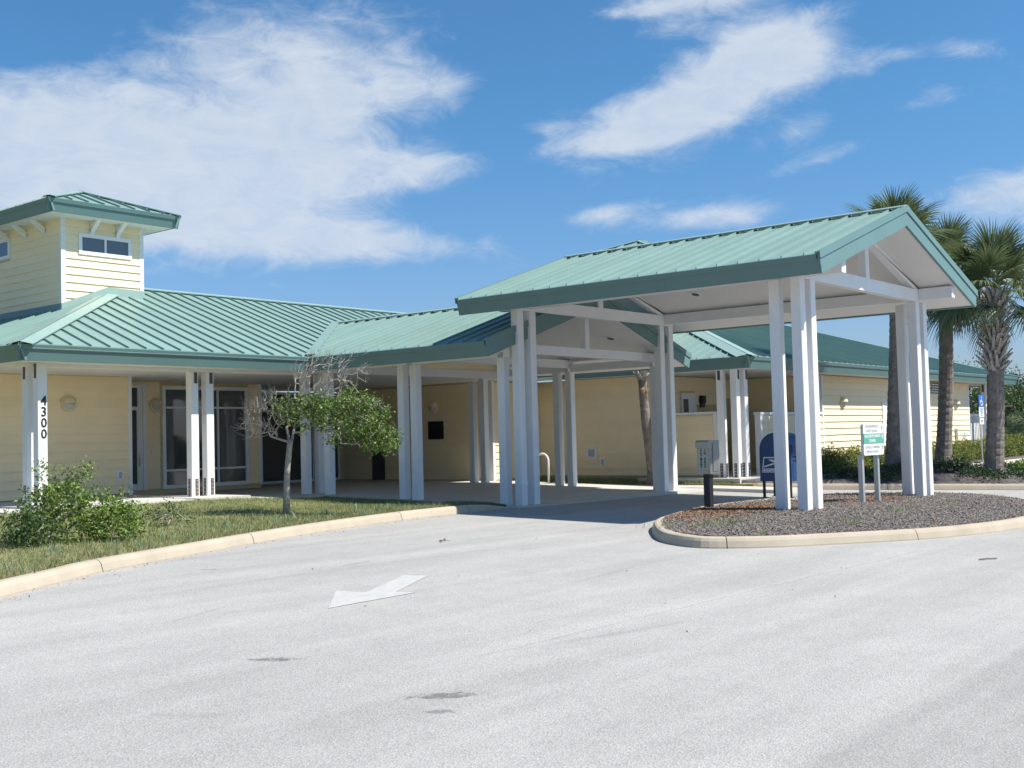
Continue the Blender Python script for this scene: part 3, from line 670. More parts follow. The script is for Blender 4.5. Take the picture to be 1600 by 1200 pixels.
for k in range(4): MB().prism([(37.32, YW - .05, 2.34 + k * .08), (37.32, YW - .02, 2.385 + k * .08), (37.32, YW - .02, 2.375 + k * .08)], (.95, 0, 0)).build('slat', 'white_paint', lv)
round_lamp(B, 30.30, YW - .02, 1.97); round_lamp(B, 39.60, YW - .02, 1.97)
ob = MB().box(40.27, 40.48, YW - .034, YW - .018, .78, 1.02).build('outlet_box', 'white_paint', w9); MB().box(40.34, 40.41, YW - .04, YW - .034, .82, .98).build('cover_flap', 'black_metal', ob)
MB().tube([(39.45, YW - .06, .5), (39.45, YW - .06, 1.15)], .045, 8).box(39.3, 39.6, YW - .12, YW - .02, .3, .62).build('meter_pipe', 'galvanised', w9)
w10 = wall(B, 40.88, 41.0, YW + .121, 22, -.05, SZ - .013)
# vents on the wall facing the courtyard
vb = MB().box(XW - .035, XW - .018, 17.22, 17.56, .62, .93).build('dryer_vent', 'white_paint', w6); MB().box(XW - .05, XW - .035, 17.30, 17.48, .69, .87).build('cover_flap', 'grey_door', vb)
ob = MB().box(XW - .034, XW - .018, 16.98, 17.13, .44, .66).build('outlet_box', 'white_paint', w6); MB().box(XW - .05, XW - .034, 17.02, 17.09, .48, .61).build('cover_flap', 'grey_door', ob)
# lamps on the porch
black_lamp(w7, 26.75, PY - .02, 2.06); black_lamp(w7, 28.72, PY - .02, 2.06)
# posts
def pl(z, zt, f=('x', 'y')): return [(q, z + .02, z + .34, 'steel_plate') for q in f] + [('y', zt - .22, zt - .01, 'dark_plate')]
pa = [post(B, x, 18.56, .272, SZ - .062, plates=pl(.272, SZ - .06)) for x in (12.975, 13.325)]
p43 = post(B, 9.835, 18.40, .30, SZ - .003, plates=[('x', .32, .64, 'steel_plate'), ('y', .32, .64, 'steel_plate'), ('x', SZ - .26, SZ - .02, 'dark_plate')])
post(B, 9.835, 18.77, .30, SZ - .003, plates=[('x', .32, .64, 'steel_plate'), ('x', SZ - .26, SZ - .02, 'dark_plate')])
for i, ch in enumerate('4300'):
    letters(ch, .225, (9.835 + .102, 18.40 - .004, 2.06 - .187 * i), (1, 0, 0), (0, 0, 1), 'letter_black', p43, 'digit', bold=.004)
for x, y in ((16.155, 19.02), (16.155, 18.27), (16.52, 19.0)): post(B, x, y, ZS(x, y) - .01, SZ - .003)
for x, y in ((24.03, 12.95), (24.03, 13.32), (24.42, 12.95)):
    post(B, x, y, .165, SZ - .003, plates=[('x', .18, .50, 'dark_plate'), ('y', .18, .50, 'dark_plate'), ('x' if y > 13 else 'y', SZ - .24, SZ - .02, 'dark_plate')])
post(B, 42.6, 13.0, .0, SZ - .003, plates=[('x', SZ - .28, SZ - .02, 'dark_plate')])

# ------------------------------------------------------------------ cupolas on the building
def cupola(cx, cy, zb, ext):
    """square-ended lantern; its body and roof run on by ext behind the front hip"""
    te, wl, zt = 1.51, .93, 6.222; t = .364; th = math.atan(t); za = zt + te * t; c = math.cos(th); s = math.sin(th)
    core = MB().box(cx - wl, cx + wl, cy - wl, cy + wl + ext, zb, zt - .2).build('cupola_wall', 'siding_back', B)
    ztop = zt - .24
    op = [(.36, 1.58, 5.26, 5.70)]
    siding(core, (cx - wl, cy - wl, zb), (1, 0, 0), (0, -1, 0), 2 * wl, ztop - math.ceil((ztop - zb) / .165) * .165, ztop, op, exposure=.165)
    wy = cy + ext / 2 + .005 - (cy - wl)
    siding(core, (cx - wl, cy - wl, zb), (0, 1, 0), (-1, 0, 0), 2 * wl + ext, ztop - math.ceil((ztop - zb) / .165) * .165, ztop, [(wy - .61, wy + .61, 5.38, 5.83)], exposure=.165)
    for sx in (-1, 1):
        MB().box(cx + sx * wl - (.024 if sx < 0 else .07), cx + sx * wl + (.07 if sx < 0 else .024), cy - wl - .026, cy - wl + .05, zb, ztop - .001).build('corner_trim', 'white_paint', core)
    x0 = cx - wl
    window(core, x0 + .36, x0 + 1.58, 5.26, 5.70, cy - wl - .002, [x0 + .97], fr=.075, depth=.045)
    # window in the left face
    yc = cy
    f = MB()
    y0, y1 = cy - wl + wy - .61, cy - wl + wy + .61
    f.box(x0 - .045, x0 - .002, y0, y0 + .075, 5.38, 5.83).box(x0 - .045, x0 - .002, y1 - .075, y1, 5.38, 5.83).box(x0 - .044, x0 - .002, y0 + .075, y1 - .075, 5.38, 5.455).box(x0 - .044, x0 - .002, y0 + .075, y1 - .075, 5.755, 5.83)
    f = f.build('window', 'white_paint', core)
    MB().box(x0 - .03, x0 - .02, y0 + .075, y1 - .075, 5.455, 5.755).build('pane', 'dark_glass', f)
    # knee braces under the eaves
    for a in (.64, 1.24):
        x = cx - wl + a - .02
        MB().prism([(x, cy - wl - .03, 5.74), (x, cy - wl - .03, 5.84), (x, cy - wl - .40, 6.10), (x, cy - wl - .46, 6.06)], (.09, 0, 0)).box(x, x + .09, cy - wl - .05, cy - wl - .024, 5.70, 5.98).build('brace', 'white_paint', core)
    for a in ([.60, 1.36, 2.12, 2.88, 3.64, 4.4] if ext else [.30, .92, 1.54]):
        y = cy - wl + a
        MB().prism([(cx - wl - .03, y, 5.74), (cx - wl - .03, y, 5.84), (cx - wl - .40, y, 6.10), (cx - wl - .46, y, 6.06)], (0, .09, 0)).build('brace', 'white_paint', core)
    MB().box(cx - te + .13, cx + te - .13, cy - te + .13, cy + te + ext - .13, zt - .245, zt - .2).build('soffit', 'ceiling_white', B)
    ap = (cx, cy, za); ap2 = (cx, cy + ext, za); e = [(cx - te, cy - te, zt), (cx + te, cy - te, zt), (cx + te, cy + te + ext, zt), (cx - te, cy + te + ext, zt)]
    dirs = [((1, 0, 0), (0, c, s)), ((0, 1, 0), (-c, 0, s)), ((-1, 0, 0), (0, -c, s)), ((0, -1, 0), (c, 0, s))]
    inw = [(0, 1, 0), (-1, 0, 0), (0, -1, 0), (1, 0, 0)]; tops = [(ap, ap), (ap, ap2), (ap2, ap2), (ap2, ap)]; Ls = [2 * te, 2 * te + ext] * 2
    for k in range(4):
        a, b = e[k], e[(k + 1) % 4]; q = [a, b] + [tops[k][1]] + ([tops[k][0]] if tops[k][0] != tops[k][1] else []); d = deck_poly(B, q, .04)
        roof_plane(d, a, dirs[k][0], dirs[k][1], Ls[k], lambda q_, L_=Ls[k]: min(q_, L_ - q_, te) / c, off=.16)
        fascia(B, a, b, inw[k], th, .265); kp = (k - 1) % 4
        cap(d, a, tops[k][0], -Vector(dirs[k][1]), -Vector(dirs[kp][1]), w=.11, name='hip_cap')
    if ext: cap(d, ap, ap2, -Vector(dirs[1][1]), -Vector(dirs[3][1]), w=.11)
    return core
c1 = cupola(13.14, 22.78, 4.0, 3.5)
cupola(27.706, 17.855, 4.0, 0.0)
xw, yw = 13.14 - .93, 22.78 - .93; hl = lambda x: ZE + (x - LX0) * LT; zf = ZE + (yw - LY) * LT
xk = LX0 + (yw - LY)
MB().prism([(xw - .03, yw - .028, hl(xw) - .05), (xk, yw - .028, zf - .05), (14.10, yw - .028, zf - .05), (14.10, yw - .028, zf + .17), (xk, yw - .028, zf + .19), (xw - .03, yw - .028, hl(xw) + .15)], (0, -.012, 0)).build('step_flashing', 'cap_green', c1)
MB().box(xw - .042, xw - .030, yw - .03, 27.2, hl(xw) - .05, hl(xw) + .15).build('step_flashing', 'fascia_green', c1)

# ------------------------------------------------------------------ gabled roofs on posts: the portico and the covered walkway
def gable_roof(P_, x1, x2, y1, y2, ze, t, hf, yv=None, vbot=None, far_rake=True, caplen=None):
    """gable roof with its ridge along y; y1 is the near gable. Past yv the eave runs up a valley given by vbot(y)"""
    xm = (x1 + x2) / 2; zr = ze + (xm - x1) * t; th = math.atan(t); c, s = math.cos(th), math.sin(th)
    yv = yv or y2
    for sg, xa in ((1, x1), (-1, x2)):
        d = deck_poly(P_, [(xa, y1, ze), (xa, yv, ze)] + ([(xm, y2, zr)] if yv != y2 else [(xm, y2, zr)]) + [(xm, y1, zr)], .05)
        roof_plane(d, (xa, y1, ze), (0, 1, 0), (sg * c, 0, s), y2 - y1, lambda a: (xm - x1) / c, (lambda a: vbot(y1 + a) / c) if vbot else (lambda a: 0.0), off=.20)
        # ceiling boards under the slope
        dz = (hf - .02) / c
        MB().prism([(xa + sg * (hf * s + .01), y1 + .02, ze + (hf * s + .01) * t - dz), (xm, y1 + .02, zr - dz), (xm, y1 + .02, zr - dz + .03), (xa + sg * (hf * s + .01), y1 + .02, ze + (hf * s + .01) * t - dz + .03)], (0, yv - y1 - (.04 if yv == y2 else -.06), 0)).build('ceiling', 'ceiling_white', P_)
        fascia(P_, (xa, y1, ze), (xa, yv, ze), (sg, 0, 0), th, hf)
        for yy, o in ((y1, -1), (y2, 1)):
            if o > 0 and not far_rake: continue
            pts = [(xa, ze + .045), (xm, zr + .045), (xm, zr - hf / c), (xa + sg * hf * s, ze - hf * c)]
            f = MB().prism([(a, yy, b) for a, b in pts], (0, o * .04, 0)).build('rake_fascia', 'fascia_green', P_)
            pts = [(xa - sg * .012, ze + .052), (xm, zr + .056), (xm, zr - .055), (xa + sg * .01, ze - .055)]
            MB().prism([(a, yy + o * .041, b) for a, b in pts], (0, o * .018, 0)).build('drip_flashing', 'fascia_green', f)
            # raised edge of the last panel
            MB().prism([(xa, yy, ze + .002), (xm, yy, zr + .002), (xm, yy, zr + .048), (xa, yy, ze + .048)], (0, -o * .02, 0)).build('edge_seam', 'roof_green', d)
    cap(d, (xm, y1 - .06, zr), (xm, y2 + (.06 if far_rake else 0), zr), (-c, 0, -s), (c, 0, -s), w=.14, lift=.06)
    return xm, zr, c, s
def truss(P_, y, xa, xb, zb, hb, xm, ztop, tx, zt_at, w=.15, king=True):
    """white timber truss: bottom chord, king post and two rafters under the ceiling"""
    MB().box(xa, xb, y, y + w, zb, zb + hb).build('truss_chord', 'white_paint', P_)
    if king: MB().box(xm - .075, xm + .075, y + .008, y + w - .008, zb + hb + .001, ztop - .03).build('king_post', 'white_paint', P_)
def recessed_light(P_, x, y, zs, tx, sg):
    n = Vector((-sg * -tx, 0, -1)).normalized()
    ring = lathe([(.0, .004), (.125, .004), (.125, -.014), (.09, -.014), (.085, -.004), (0, -.004)], (0, 0, 0), 'Z', 18)
    me = ring.mesh('recessed_light', 'white_paint'); me.transform(Matrix.Rotation(math.atan(tx) * -sg, 4, 'Y'))
    o = place('recessed_light', me, P_, (x, y, zs))
    le = lathe([(0, -.0045), (.084, -.0045), (.07, -.010), (0, -.012)], (0, 0, 0), 'Z', 16).mesh('lens', 'dark_plate'); le.transform(Matrix.Rotation(math.atan(tx) * -sg, 4, 'Y'))
    place('lens', le, o, (x, y, zs)); return o
# --- portico over the drive
PX1, PX2, PY1, PY2, PZE, PT, PHF = 15.35, 22.326, 6.931, 13.83, 3.738, .328, .277
PO = thing('portico', 'tall white-posted drive-through portico with green ribbed gable roof over the driveway', 'portico', (18.84, 10.4, 0))
xm, pzr, c, s = gable_roof(PO, PX1, PX2, PY1, PY2, PZE, PT, PHF)
pc = lambda x: PZE + (min(x - PX1, PX2 - x)) * PT - (PHF - .02) / c       # ceiling height
A1, A2, W, SPC = 16.155, 21.521, .169, .365
zi = lambda x, y: island_z(x, y) - .03
CH = 3.56
for x, y in ((A1, 7.572), (A1 + SPC, 7.572), (A1, 7.572 + SPC), (A2 - W, 7.572), (A2 - W - SPC, 7.572), (A2 - W, 7.572 + SPC)):
    post(PO, x, y, zi(x, y), CH - .002)
for x, y in ((A1, 13.09), (A1 + SPC, 13.09), (A2 - W, 13.09), (A2 - W - SPC, 13.09)):
    post(PO, x, y, max(ZS(x, y), -.01) - .012, CH - .002)
for yb, w in ((7.585, .145), (13.10, .145)):
    truss(PO, yb, A1 - .02, A2 + .02, CH, .225, xm, pc(xm) + .0, PT, pc, w)
    for sg in (1, -1):   # rafters of the truss under the ceiling
        xa = A1 + .1 if sg > 0 else A2 - .1
        MB().prism([(xa, yb + .012, pc(xa) - .015), (xm, yb + .012, pc(xm) - .004), (xm, yb + .012, pc(xm) - .15), (xa + sg * .42, yb + .012, CH + .227), (xa, yb + .012, CH + .227)], (0, w - .024, 0)).build('truss_rafter', 'white_paint', PO)
for xa in (A1 + .18, A2 - .18 - .155):
    MB().box(xa, xa + .155, PY1 + .05, 7.583, CH + .03, 3.80).box(xa, xa + .155, 7.735, 13.098, CH + .03, 3.80).box(xa, xa + .155, 13.25, PY2 - .15, CH + .03, 3.80).build('eave_beam', 'white_paint', PO)
recessed_light(PO, 17.2, 11.9, pc(17.2) - .002, PT, 1); recessed_light(PO, 20.48, 11.9, pc(20.48) - .002, PT, -1)
# --- covered walkway between portico and building
WK = thing('covered_walkway', 'low covered walkway with green ribbed gable roof and paired white posts behind the tall portico', 'walkway canopy', (18.84, 15.5, 0))
WYE = LY + vy(WXM)
wm, wzr, c, s = gable_roof(WK, WX1, WX2, WY1, WYE, ZE, WT, .275, yv=LY, vbot=lambda y: max(0.0, (y - LY) * LT / WT), far_rake=False)
wc = lambda x: ZE + (min(x - WX1, WX2 - x)) * WT - (.275 - .02) / c
CW = 2.72
for x, y, zt in ((A1, 13.09 + SPC, CW), (A2 - W, 13.09 + SPC, CW), (A1, 15.707, CW), (A1, 16.057, CW), (A2 - W, 15.778, CW), (A2 - W, 16.14, CW), (A2 - W, 18.44, CW), (A2 - W, 18.80, CW - .055)):
    post(WK, x, y, max(ZS(x, y), 0) - .012, zt - .002)
for yb in (13.46, 15.80):
    MB().box(A1 - .005, A2 + .005, yb, yb + .145, CW + .095, CW + .27).build('truss_chord', 'white_paint', WK)
    MB().box(wm - .07, wm + .07, yb + .008, yb + .137, CW + .271, wc(wm) - .002).build('king_post', 'white_paint', WK)
for xa in (A1 + .004, A2 - W + .004):
    MB().box(xa, xa + .161, WY1 + .12, 13.458, CW, CW + .17).box(xa, xa + .161, 13.607, 15.798, CW, CW + .17).box(xa, xa + .161, 15.947, 17.96, CW, CW + .17).build('eave_beam', 'white_paint', WK)
# yellow gable wall where the vaulted ceiling ends, over a white header
gw = MB().prism([(15.75, 18.0, CW - .04), (21.95, 18.0, CW - .04), (21.95, 18.0, wc(21.95)), (wm, 18.0, wc(wm) + .01), (15.75, 18.0, wc(15.75))], (0, .05, 0)).build('gable_wall', 'siding_yellow', WK)
MB().box(15.75, 21.95, 17.965, 17.999, CW - .05, CW + .13).build('header_beam', 'white_paint', WK)
recessed_light(WK, 17.3, 14.0, wc(17.3) - .002, WT, 1); recessed_light(WK, 20.42, 13.98, wc(20.42) - .002, WT, -1)

# ------------------------------------------------------------------ street furniture
# mailbox: arched sides face left, door faces the drive
gz = island_z(19.2, 9.5)
MB().box(18.72, 19.75, 9.12, 9.66, gz - .05, gz + .012).build('mailbox_pad', 'concrete')['kind'] = 'structure'
mx, my, mz = 19.08, 9.24, gz + .012
ML = thing('mailbox', 'dark blue arched street mailbox with white eagle sticker behind the front portico posts', 'mailbox', (mx + .26, my + .3, mz))
prof = [(my, mz + .30), (my, mz + .88)] + [(my + .31 - .31 * math.cos(a), mz + .88 + .30 * math.sin(a)) for a in lin(.12, math.pi - .12, 13)] + [(my + .62, mz + .88), (my + .62, mz + .30)]
MB().prism([(mx, a, b) for a, b in prof], (.52, 0, 0)).build('body', 'mail_blue', ML)
for a, b in ((mx + .03, my + .03), (mx + .45, my + .03), (mx + .03, my + .55), (mx + .45, my + .55)):
    MB().box(a, a + .04, b, b + .04, mz, mz + .31).box(a - .03, a + .07, b - .03, b + .07, mz, mz + .012).build('leg', 'black_metal', ML)
MB().box(mx + .04, mx + .48, my - .012, my, mz + .74, mz + .96).build('drop_door', 'mail_blue', ML)
MB().tube([(mx + .1, my - .01, mz + .75), (mx + .1, my - .05, mz + .74), (mx + .42, my - .05, mz + .74), (mx + .42, my - .01, mz + .75)], .012, 6).build('handle', 'black_metal', ML)
MB().box(mx + .06, mx + .46, my - .006, my - .0, mz + .36, mz + .62).build('access_door', 'mail_blue', ML)
# sticker: white plate with a stylised eagle head, leaning letters band below
y1_, y0_ = my + .56, my + .24; zc_ = mz + .60
st = MB().prism([(mx - .004, y1_ - .02, zc_ + .14), (mx - .004, y0_ - .02, zc_ + .14), (mx - .004, y0_ + .02, zc_ - .14), (mx - .004, y1_ + .02, zc_ - .14)], (.003, 0, 0)).build('sticker', 'sticker_white', ML)
MB().add([(mx - .006, y1_ - .035, zc_ + .12), (mx - .006, y1_ - .01, zc_ - .06), (mx - .006, y0_ + .02, zc_ - .06), (mx - .006, y0_ - .002, zc_ + .12)], [(0, 1, 2, 3)]).build('sticker_field', 'mail_blue', st)
fy = lambda r, h: (mx - .008, y1_ - .022 - r * (y1_ - y0_ - .024), zc_ - .06 + h * .18)
MB().add([fy(*q) for q in ((.30, .86), (.68, .84), (.98, .64), (.80, .50), (.56, .64), (.03, .08), (.80, .42), (.66, .50), (.03, .22))], [(0, 1, 2, 3, 4), (5, 6, 7, 8)]).build('eagle_mark', 'sticker_white', st)
letters('UNITED STATES\nPOSTAL SERVICE', .042, (mx - .007, (y0_ + y1_) / 2 + .015, zc_ - .098), (0, -1, 0), (0, 0, 1), 'mail_blue', st, depth=.001)
# payment drop box
px, py = 16.27, 9.33; pz = island_z(px, py)
PB = thing('payment_box', 'silver payment drop box on a black post at the island edge', 'drop box', (px, py, pz))
MB().box(px - .055, px + .055, py - .055, py + .055, pz - .05, .575).build('post', 'black_metal', PB)
bx = MB().prism([(px - .11, py - .105, .578), (px - .11, py + .125, .578), (px - .11, py + .125, .995), (px - .11, py + .125, 1.08), (px - .09, py + .125, 1.115), (px + .16, py + .125, 1.115), (px + .18, py + .125, 1.09), (px + .18, py + .125, .578)][:1] + [(px - .11, py - .105, 1.0), (px - .16, py - .105, 1.0), (px - .16, py - .105, 1.09), (px - .12, py - .105, 1.12), (px + .20, py - .105, 1.12), (px + .20, py - .105, .578)], (0, .23, 0)).build('box', 'aluminium', PB)
MB().box(px - .02, px + .18, py - .116, py - .106, .62, 1.08).build('access_panel', 'aluminium', bx)
lb = MB().box(px - .114, px - .1105, py - .075, py + .098, .655, .985).build('label_plate', 'label_yellow', bx)
MB().box(px - .1165, px - .1142, py - .068, py + .091, .662, .978).build('label_face', 'label_face', lb)
for i, ch in enumerate('PAYMENT'): letters(ch, .052, (px - .118, py + .048, .953 - i * .0445), (0, -1, 0), (0, 0, 1), 'letter_black', lb, 'letter', bold=.002, depth=.001)
for i, ch in enumerate('IN DROP'):
    if ch != ' ': letters(ch, .052, (px - .118, py - .022, .953 - i * .0445), (0, -1, 0), (0, 0, 1), 'letter_black', lb, 'letter', bold=.002, depth=.001)
MB().box(px - .114, px - .1105, py - .07, py - .03, .60, .645).build('sticker', 'orange_sticker', bx)
# directory sign
sx0, sx1, sy = 18.47, 19.33, 7.66
DS = thing('directory_sign', 'small white and green directory sign on two grey posts in the island', 'sign', (18.9, sy, island_z(18.9, sy)))
for x in (18.50, 19.16): MB().box(x, x + .075, sy + .02, sy + .095, island_z(x, sy) - .05, .80).build('post', 'galvanised', DS)
rr = .045; pts = []
for cx_, cz_, a0 in ((sx0 + rr, .79 + rr, 180), (sx1 - rr, .79 + rr, 270), (sx1 - rr, 1.33 - rr, 0), (sx0 + rr, 1.33 - rr, 90)):
    pts += [(cx_ + rr * math.cos(R(a0 + k * 22.5)), sy - .03, cz_ + rr * math.sin(R(a0 + k * 22.5))) for k in range(5)]
sg_ = MB().prism(pts, (0, .048, 0)).build('panel', 'white_paint', DS)
MB().box(sx0 + .002, sx1 - .002, sy - .0345, sy - .0305, .985, 1.155).build('green_band', 'sign_green', sg_)
def sl(t, x, z, sz, mat, b=0.0): letters(t, sz, (x, sy - .036, z), (1, 0, 0), (0, 0, 1), mat, sg_, bold=b, depth=.001)
sl('ADMINISTRATION', 18.83, 1.275, .068, 'letter_grey'); sl('UTILITY BILLING', 18.83, 1.20, .068, 'letter_grey')
sl('BUILDING/PLANNING', 18.85, 1.108, .070, 'sticker_white', .001); sl('ZONING', 18.83, 1.03, .070, 'sticker_white', .001)
sl('COUNCIL CHAMBERS', 18.83, .925, .066, 'letter_grey'); sl('MEETING ROOMS', 18.83, .85, .066, 'letter_grey')
def arrow(z, mat, k=1.0):
    x = 19.265; q = MB().add([(x - .012, sy - .037, z - .04), (x + .012, sy - .037, z - .04), (x + .012, sy - .037, z + .01), (x - .012, sy - .037, z + .01), (x - .032, sy - .037, z + .01), (x + .032, sy - .037, z + .01), (x, sy - .037, z + .045)], [(0, 1, 2, 3), (4, 5, 6)]); q.build('arrow', mat, sg_)
arrow(1.25, 'letter_grey'); arrow(1.10, 'sticker_white'); arrow(.92, 'letter_grey')
# bicycle rack: an upside-down U
BR = thing('bike_rack', 'pale metal hoop bicycle rack on grass beyond the walkway posts', 'bike rack', (23.4, 18.0, .05))
hx, hy = 22.75, 17.55
pts = [(hx, hy + .40, .0), (hx, hy + .40, .62)] + [(hx, hy + .21 + .19 * math.cos(a), .62 + .19 * math.sin(a)) for a in lin(.2, math.pi - .2, 9)] + [(hx, hy + .02, .62), (hx, hy + .02, .0)]
MB().tube(pts, .028, 8).build('hoop', 'white_paint', BR, smooth=True)
for yy in (hy + .40, hy + .02): MB().box(hx - .06, hx + .06, yy - .06, yy + .06, .0, .075).build('foot_plate', 'galvanised', BR)
# disabled-parking sign and white gate at the far corner
AX, AY = 38.45, 11.9
AS = thing('parking_sign', 'blue disabled parking sign on a metal pole by the far corner of the building', 'sign', (AX, AY, bed_z(AX, AY)))
MB().tube([(AX, AY + .03, bed_z(AX, AY) - .1), (AX, AY + .03, 2.2)], .032, 8).build('pole', 'galvanised', AS)
s1 = MB().box(AX - .24, AX + .24, AY - .02, AY - .008, 1.83, 2.22).build('sign_plate', 'sign_blue', AS)
w_ = MB(); w_.tube([(AX - .02, AY - .024, 2.13), (AX - .02, AY - .024, 2.165)], .03, 8); w_.tube([(AX - .03, AY - .024, 2.11), (AX - .03, AY - .024, 2.0), (AX + .06, AY - .024, 2.0), (AX + .10, AY - .024, 1.9)], .02, 6)
w_.tube([(AX - .02 + .09 * math.cos(a), AY - .024, 1.96 + .09 * math.sin(a)) for a in lin(1.7, 6.2, 12)], .014, 5); w_.build('wheelchair_symbol', 'sticker_white', s1)
s2 = MB().box(AX - .24, AX + .24, AY - .02, AY - .008, 1.5, 1.82).build('sign_plate', 'sticker_white', AS); s3 = MB().box(AX - .20, AX + .20, AY - .02, AY - .008, 1.27, 1.47).build('sign_plate', 'sticker_white', AS)
letters('PARKING BY\nDISABLED\nPERMIT\nONLY', .068, (AX, AY - .022, 1.66), (1, 0, 0), (0, 0, 1), 'sign_blue', s2, depth=.001); letters('FINE', .10, (AX, AY - .022, 1.37), (1, 0, 0), (0, 0, 1), 'letter_black', s3, depth=.001)
GT = thing('gate', 'white panelled gate closing the porch at the far end of the building', 'gate', (42.2, 13.5, .3))
MB().box(41.05, 43.9, 13.46, 13.5, 1.56, 1.66).box(41.05, 43.9, 13.46, 13.5, .5, .58).box(41.05, 41.13, 13.455, 13.505, .3, 1.7).box(43.82, 43.9, 13.455, 13.505, .3, 1.7).build('gate_frame', 'white_paint', GT)
_g = MB().box(0, .085, -.012, .012, 0, .975).mesh('slat', 'white_paint')
for k in range(16): place('slat', _g, GT, (41.15 + k * .167, 13.48, .583))
# twigs fallen on the road
for pts_, lab in (([(10.98, 10.22), (10.90, 10.12), (10.80, 10.13), (10.72, 10.02)], 'small brown twig lying on the road in front of the left portico posts'), ([(12.58, 3.98), (12.68, 3.93), (12.78, 3.86)], 'thin brown stick lying on the road at the right of the island kerb')):
    o = MB().tube([(x, y, G(x, y) + .014) for x, y in pts_], .008, 5).build('fallen_twig', 'bark_palm'); tag(o, lab, 'twig')

# ------------------------------------------------------------------ vegetation
def rand_dirs(n):
    v = rng.normal(size=(n, 3)); return v / np.linalg.norm(v, axis=1)[:, None]
def leaf_cloud(name, centers, size, mat, parent=None, flat=.0, aspect=.55, tint_c=None, bent=True):
    """one small folded leaf (two quads) at every centre"""
    n = len(centers); c = np.asarray(centers, float); d = rand_dirs(n); d[:, 2] = d[:, 2] * (1 - flat) ; d /= np.linalg.norm(d, axis=1)[:, None]
    r = rand_dirs(n); s = np.cross(d, r); s /= np.linalg.norm(s, axis=1)[:, None] + 1e-9; up = np.cross(d, s)
    L_ = size * rng.uniform(.6, 1.3, n)[:, None]; W_ = L_ * aspect * .5
    a = c - d * L_ * .5; b = c + d * L_ * .5; fold = up * W_ * .5
    l = c + s * W_ + fold; r_ = c - s * W_ + fold
    V = np.stack([a, l, b, r_], 1).reshape(-1, 3); k = np.arange(n)[:, None] * 4
    F = np.concatenate([k + np.array([[0, 1, 2]]), k + np.array([[0, 2, 3]])], 0)
    t = rng.uniform(0, 1, n) if tint_c is None else np.clip(tint_c + rng.normal(0, .15, n), 0, 1)
    return np_mesh(name, V, F, mat, np.concatenate([t, t]), parent)
def grow(start, d0, targets, r_tip, step=.10, wob=.25, pw=2.3, rmax=.06):
    """branches reaching for target points; returns MB of tapering tubes and the list of twig ends"""
    nodes = [Vector(start)]; par = [-1]
    for t in sorted(targets, key=lambda q: (Vector(q) - Vector(start)).length):
        t = Vector(t); i = min(range(len(nodes)), key=lambda k: (nodes[k] - t).length + (nodes[k] - nodes[0]).length * .12); p = nodes[i]; dv = t - p; n = max(1, int(dv.length / step)); cur = i
        side = Vector(rand_dirs(1)[0]) * dv.length * wob * .35
        for k in range(1, n + 1):
            f = k / n; q = p + dv * f + side * math.sin(math.pi * f) + Vector(rand_dirs(1)[0]) * step * wob * .5 + Vector((0, 0, -.12 * dv.length * math.sin(math.pi * f) * .4))
            nodes.append(q); par.append(cur); cur = len(nodes) - 1
    cnt = [0] * len(nodes); kids = [0] * len(nodes)
    for i in range(len(nodes) - 1, 0, -1):
        if kids[i] == 0: cnt[i] += 1
        cnt[par[i]] += cnt[i]; kids[par[i]] += 1
    rad = [min(rmax, r_tip * max(1, c_) ** (1 / pw)) for c_ in cnt]
    mb = MB()
    for i in range(1, len(nodes)):
        p = par[i]; mb.tube([nodes[p], nodes[i]], [rad[p] if p else min(rad[p], rad[i] * 1.3), rad[i]], 5 if rad[i] > .006 else 3, cap=False)
    return mb, nodes, rad
# --- young tree on the lawn: grey and bare on the left and top, leafy on the right
TB = Vector((11.442, 13.953, .0)); EX = Vector((.6353, -.7719, 0)); EY = Vector((.7721, .634, 0))
def tp(px, py, dep=0.0):
    s_ = 1 / 99.5; return TB + EX * ((px - 447) * s_) + EY * dep + Vector((0, 0, (804 - py) * s_ + .15))
TR = thing('young_tree', 'young lawn tree half bare with grey twigs and half in green leaf', 'tree', TB + Vector((0, 0, .15)))
mb = MB(); mb.tube([tp(447, 812), tp(448, 770), tp(450, 735), tp(454, 700), tp(456, 690)], [.062, .050, .046, .044, .042], 9)
mb.build('trunk', 'bark_pale', TR, smooth=True)
tg = []
def region(cx, cy, ax, ay, n, dep):
    for _ in range(n):
        a, r_ = random.uniform(0, 6.283), math.sqrt(random.uniform(.1, 1)); tg.append(tp(cx + ax * r_ * math.cos(a), cy + ay * r_ * math.sin(a), random.uniform(-dep, dep)))
region(418, 655, 38, 32, 130, .38); region(402, 672, 24, 14, 40, .2); region(440, 632, 30, 24, 80, .3); region(505, 592, 44, 36, 190, .35); region(555, 590, 30, 30, 40, .2); region(585, 640, 14, 8, 8, .2)
mb, nd_, _ = grow(tp(455, 694), None, tg, .0024, step=.16, wob=.2, rmax=.022); fork = tp(455, 694)
for q, r_ in list(zip(nd_, _)):
    if r_ > .008 or random.random() < .35: continue
    for _k in range(2):   # fine straight side twigs, spreading up and away from the fork
        d_ = ((q - fork).normalized() + Vector(rand_dirs(1)[0]) * .75 + Vector((0, 0, .25))).normalized(); l_ = random.uniform(.06, .20)
        mb.tube([q, q + d_ * l_ * .55, q + (d_ + Vector(rand_dirs(1)[0]) * .15) * l_], [.0026, .0020, .0012], 3, cap=False)
mb.build('bare_branches', 'twig_grey', TR)
tg = []; region(500, 650, 58, 24, 60, .4); region(545, 650, 60, 34, 140, .5); region(592, 692, 28, 18, 70, .3); region(470, 640, 42, 16, 50, .3); region(555, 690, 45, 14, 26, .25)
mb, ndl, rdl = grow(tp(458, 692), None, tg, .0025, step=.12, wob=.3, rmax=.026); mb.build('leafy_branches', 'twig_grey', TR)
